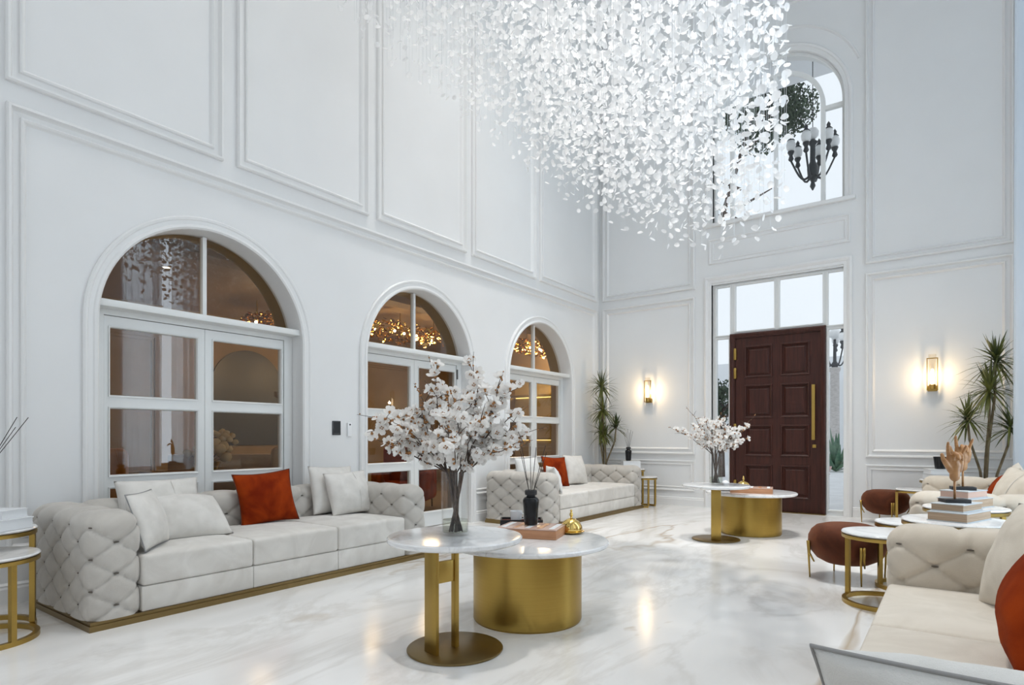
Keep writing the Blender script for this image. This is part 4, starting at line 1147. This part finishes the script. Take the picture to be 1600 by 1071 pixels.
bxo('wall_neighbour', (-16, 3, 34, 36, -.03, 5.2), M['porch'], kind='structure')
for x, y in ((-2.6, 12.6), (-1.9, 13.1), (-3.0, 12.0), (-2.0, 12.4), (-1.5, 12.9)):
    t = thing('porch_downlight', 'small downlight in the porch ceiling outside the entrance', 'light', (x, y, 8.35), 0, 'porch downlights')
    lao('light_rim', [(.06, -.012), (.075, -.012), (.075, 0), (.06, 0)], M['porch'], t, 16, cap=False); lao('light_disc', [(.06, -.008), (1e-6, -.008)], emit('porch_light', (1, .95, .85), 6), t, 16)
def tree(label, loc, h, crown, n, seed, lean=(0, 0)):
    rnd = random.Random(seed); t = thing('garden_tree', label, 'tree', loc)
    bm = bmesh.new(); top = Vector((lean[0], lean[1], h)); tube(bm, [(0, 0, 0), Vector((lean[0] * .02, lean[1] * .02, h * .35)), Vector((lean[0] * .14, lean[1] * .14, h * .6)), top], [.11, .09, .08, .05], 8)
    for k in range(10):
        a = rnd.uniform(0, 6.28); p = top * rnd.uniform(.55, 1); q = p + Vector((math.cos(a), math.sin(a), rnd.uniform(.2, 1))) * crown * .6
        tube(bm, [p, q], [.045, .015], 5)
    mk('trunk', bm, M['bark'], t, True)
    vs, fs = [], []
    blobs = [(top + Vector((rnd.uniform(-1, 1), rnd.uniform(-1, 1), rnd.uniform(-.5, .9))) * crown * .75, crown * rnd.uniform(.35, .6)) for _ in range(12)]
    for k in range(n):
        c, r_ = rnd.choice(blobs); d = Vector((rnd.gauss(0, 1), rnd.gauss(0, 1), rnd.gauss(0, 1))).normalized() * r_ * rnd.random() ** .4
        p = c + d; e_ = Euler((rnd.uniform(0, 6), rnd.uniform(0, 6), rnd.uniform(0, 6))).to_matrix(); s = rnd.uniform(.07, .13); b = len(vs)
        for q in ((-.5, 0, 0), (0, .3, .05), (.5, 0, 0), (0, -.3, .05)): vs.append(p + e_ @ (Vector(q) * s))
        fs += [(b, b + 1, b + 2), (b, b + 2, b + 3)]
    me = bpy.data.meshes.new('foliage'); me.from_pydata(vs, [], fs); obj('foliage', me, M['tree_leaf'], t, False, 'stuff')
    return t
tree('dark leafy tree outside the arched upper window', (-5.79, 17.05, -.03), 10.1, 1.45, 16000, 2, (1.15, .8))
tree('small clipped tree outside the left entrance sidelight', (-5.65, 18.5, -.03), 2.2, .75, 3000, 5)
tree('distant bluish tree low in the arched upper window', (-8.6, 25.0, -.03), 9.0, 1.3, 3500, 8)
def agave(label, loc, s, n, seed):
    rnd = random.Random(seed); t = thing('agave_plant', label, 'plant', loc)
    for k in range(n):
        a = 2 * PI * k * .618; el = R(20 + 65 * k / n); L = s * rnd.uniform(.8, 1.05); bm = bmesh.new(); rows = []
        for q, wd in ((0, .6), (.35, 1), (.7, .7), (1, .04)):
            p = Vector((math.cos(a) * math.cos(el), math.sin(a) * math.cos(el), math.sin(el))) * L * q; sd = Vector((-math.sin(a), math.cos(a), 0)) * .055 * s * wd
            rows.append((bm.verts.new(p + sd + Vector((0, 0, .02 * s))), bm.verts.new(p), bm.verts.new(p - sd + Vector((0, 0, .02 * s)))))
        for A, B in zip(rows, rows[1:]):
            for q in range(2): bm.faces.new((A[q], A[q + 1], B[q + 1], B[q]))
        mk('leaf', bm, M['agave'], t)
    return t
agave('green spiky agave outside the right entrance sidelight', (-3.30, 23.6, -.03), 1.5, 26, 2)
agave('low green agave beside the taller one outside the sidelight', (-2.70, 25.4, -.03), 1.0, 20, 3)
t = thing('garden_urn', 'small pinkish garden urn on the paving outside the sidelight', 'urn', (-3.25, 21.6, -.03))
lao('urn_body', [(.06, 0), (.07, .02), (.03, .06), (.10, .18), (.12, .26), (.10, .26), (1e-6, .2)], mat('pink_stone', (.62, .42, .40), .7), t, 20)
def lamp_arms(t, z, R0, n, up):
    for k in range(n):
        a = 2 * PI * k / n + .4; d = Vector((math.cos(a), math.sin(a), 0)); bm = bmesh.new()
        pts = []
        for i in range(9):
            s = i / 8; pts.append(d * (R0 * s) + Vector((0, 0, z - .20 * math.sin(PI * s * 1.15) + .14 * s)))
        tube(bm, pts, [.022] * 4 + [.018] * 5, 6)
        e_ = pts[-1]
        lathe(bm, [(.03, e_.z), (.05, e_.z + .03), (.03, e_.z + .10), (.06, e_.z + .16), (.06, e_.z + .18), (.01, e_.z + .18)], 10, e_.x, e_.y)
        arm = mk('arm', bm, M['iron'], t, True)
        bm = bmesh.new(); lathe(bm, [(.04, e_.z + .18), (.08, e_.z + .24), (.088, e_.z + .31), (.06, e_.z + .38), (1e-4, e_.z + .40)], 14, e_.x, e_.y); mk('globe', bm, M['globe'], arm, True)
        bm = bmesh.new(); lathe(bm, [(.07, e_.z + .385), (.03, e_.z + .43), (.035, e_.z + .47), (1e-4, e_.z + .53)], 10, e_.x, e_.y); mk('finial', bm, M['iron'], arm, True)
t = thing('iron_lantern', 'black iron chandelier with opal globes outside the arched window', 'chandelier', (-2.15, 12.6, 6.15))
lao('stem_body', [(.01, -.34), (.05, -.26), (.03, -.18), (.09, -.05), (.10, .08), (.05, .2), (.045, .5), (.09, .56), (.03, .62)], M['iron'], t, 14)
lamp_arms(t, .02, .38, 6, 1)
bm = bmesh.new(); tube(bm, [(0, 0, .8), (0, 0, 2.205)], .008, 6); mk('hanging_rod', bm, M['iron'], t, True)
bm = bmesh.new(); lathe(bm, [(.04, .62), (.10, .68), (.11, .75), (.07, .82), (1e-4, .84)], 14); mk('globe', bm, M['globe'], t, True)
t = thing('lamp_post', 'stone lamp post with opal globes outside the right sidelight', 'lamp', (-3.63, 25.7, -.03)); t.scale = (1.55, 1.55, 1.55)
lao('stone_column', [(.16, 0), (.16, .25), (.11, .32), (.10, 2.35), (.13, 2.40), (.13, 2.46)], M['palm_trunk'], t, 16)
lao('post', [(.06, 2.46), (.08, 2.5), (.04, 2.6), (.03, 3.15)], M['iron'], t, 14)
lamp_arms(t, 2.65, .30, 5, 1)
bm = bmesh.new(); lathe(bm, [(.04, 3.15), (.12, 3.22), (.13, 3.32), (.08, 3.40), (1e-4, 3.43)], 14); mk('globe', bm, M['globe'], t, True)
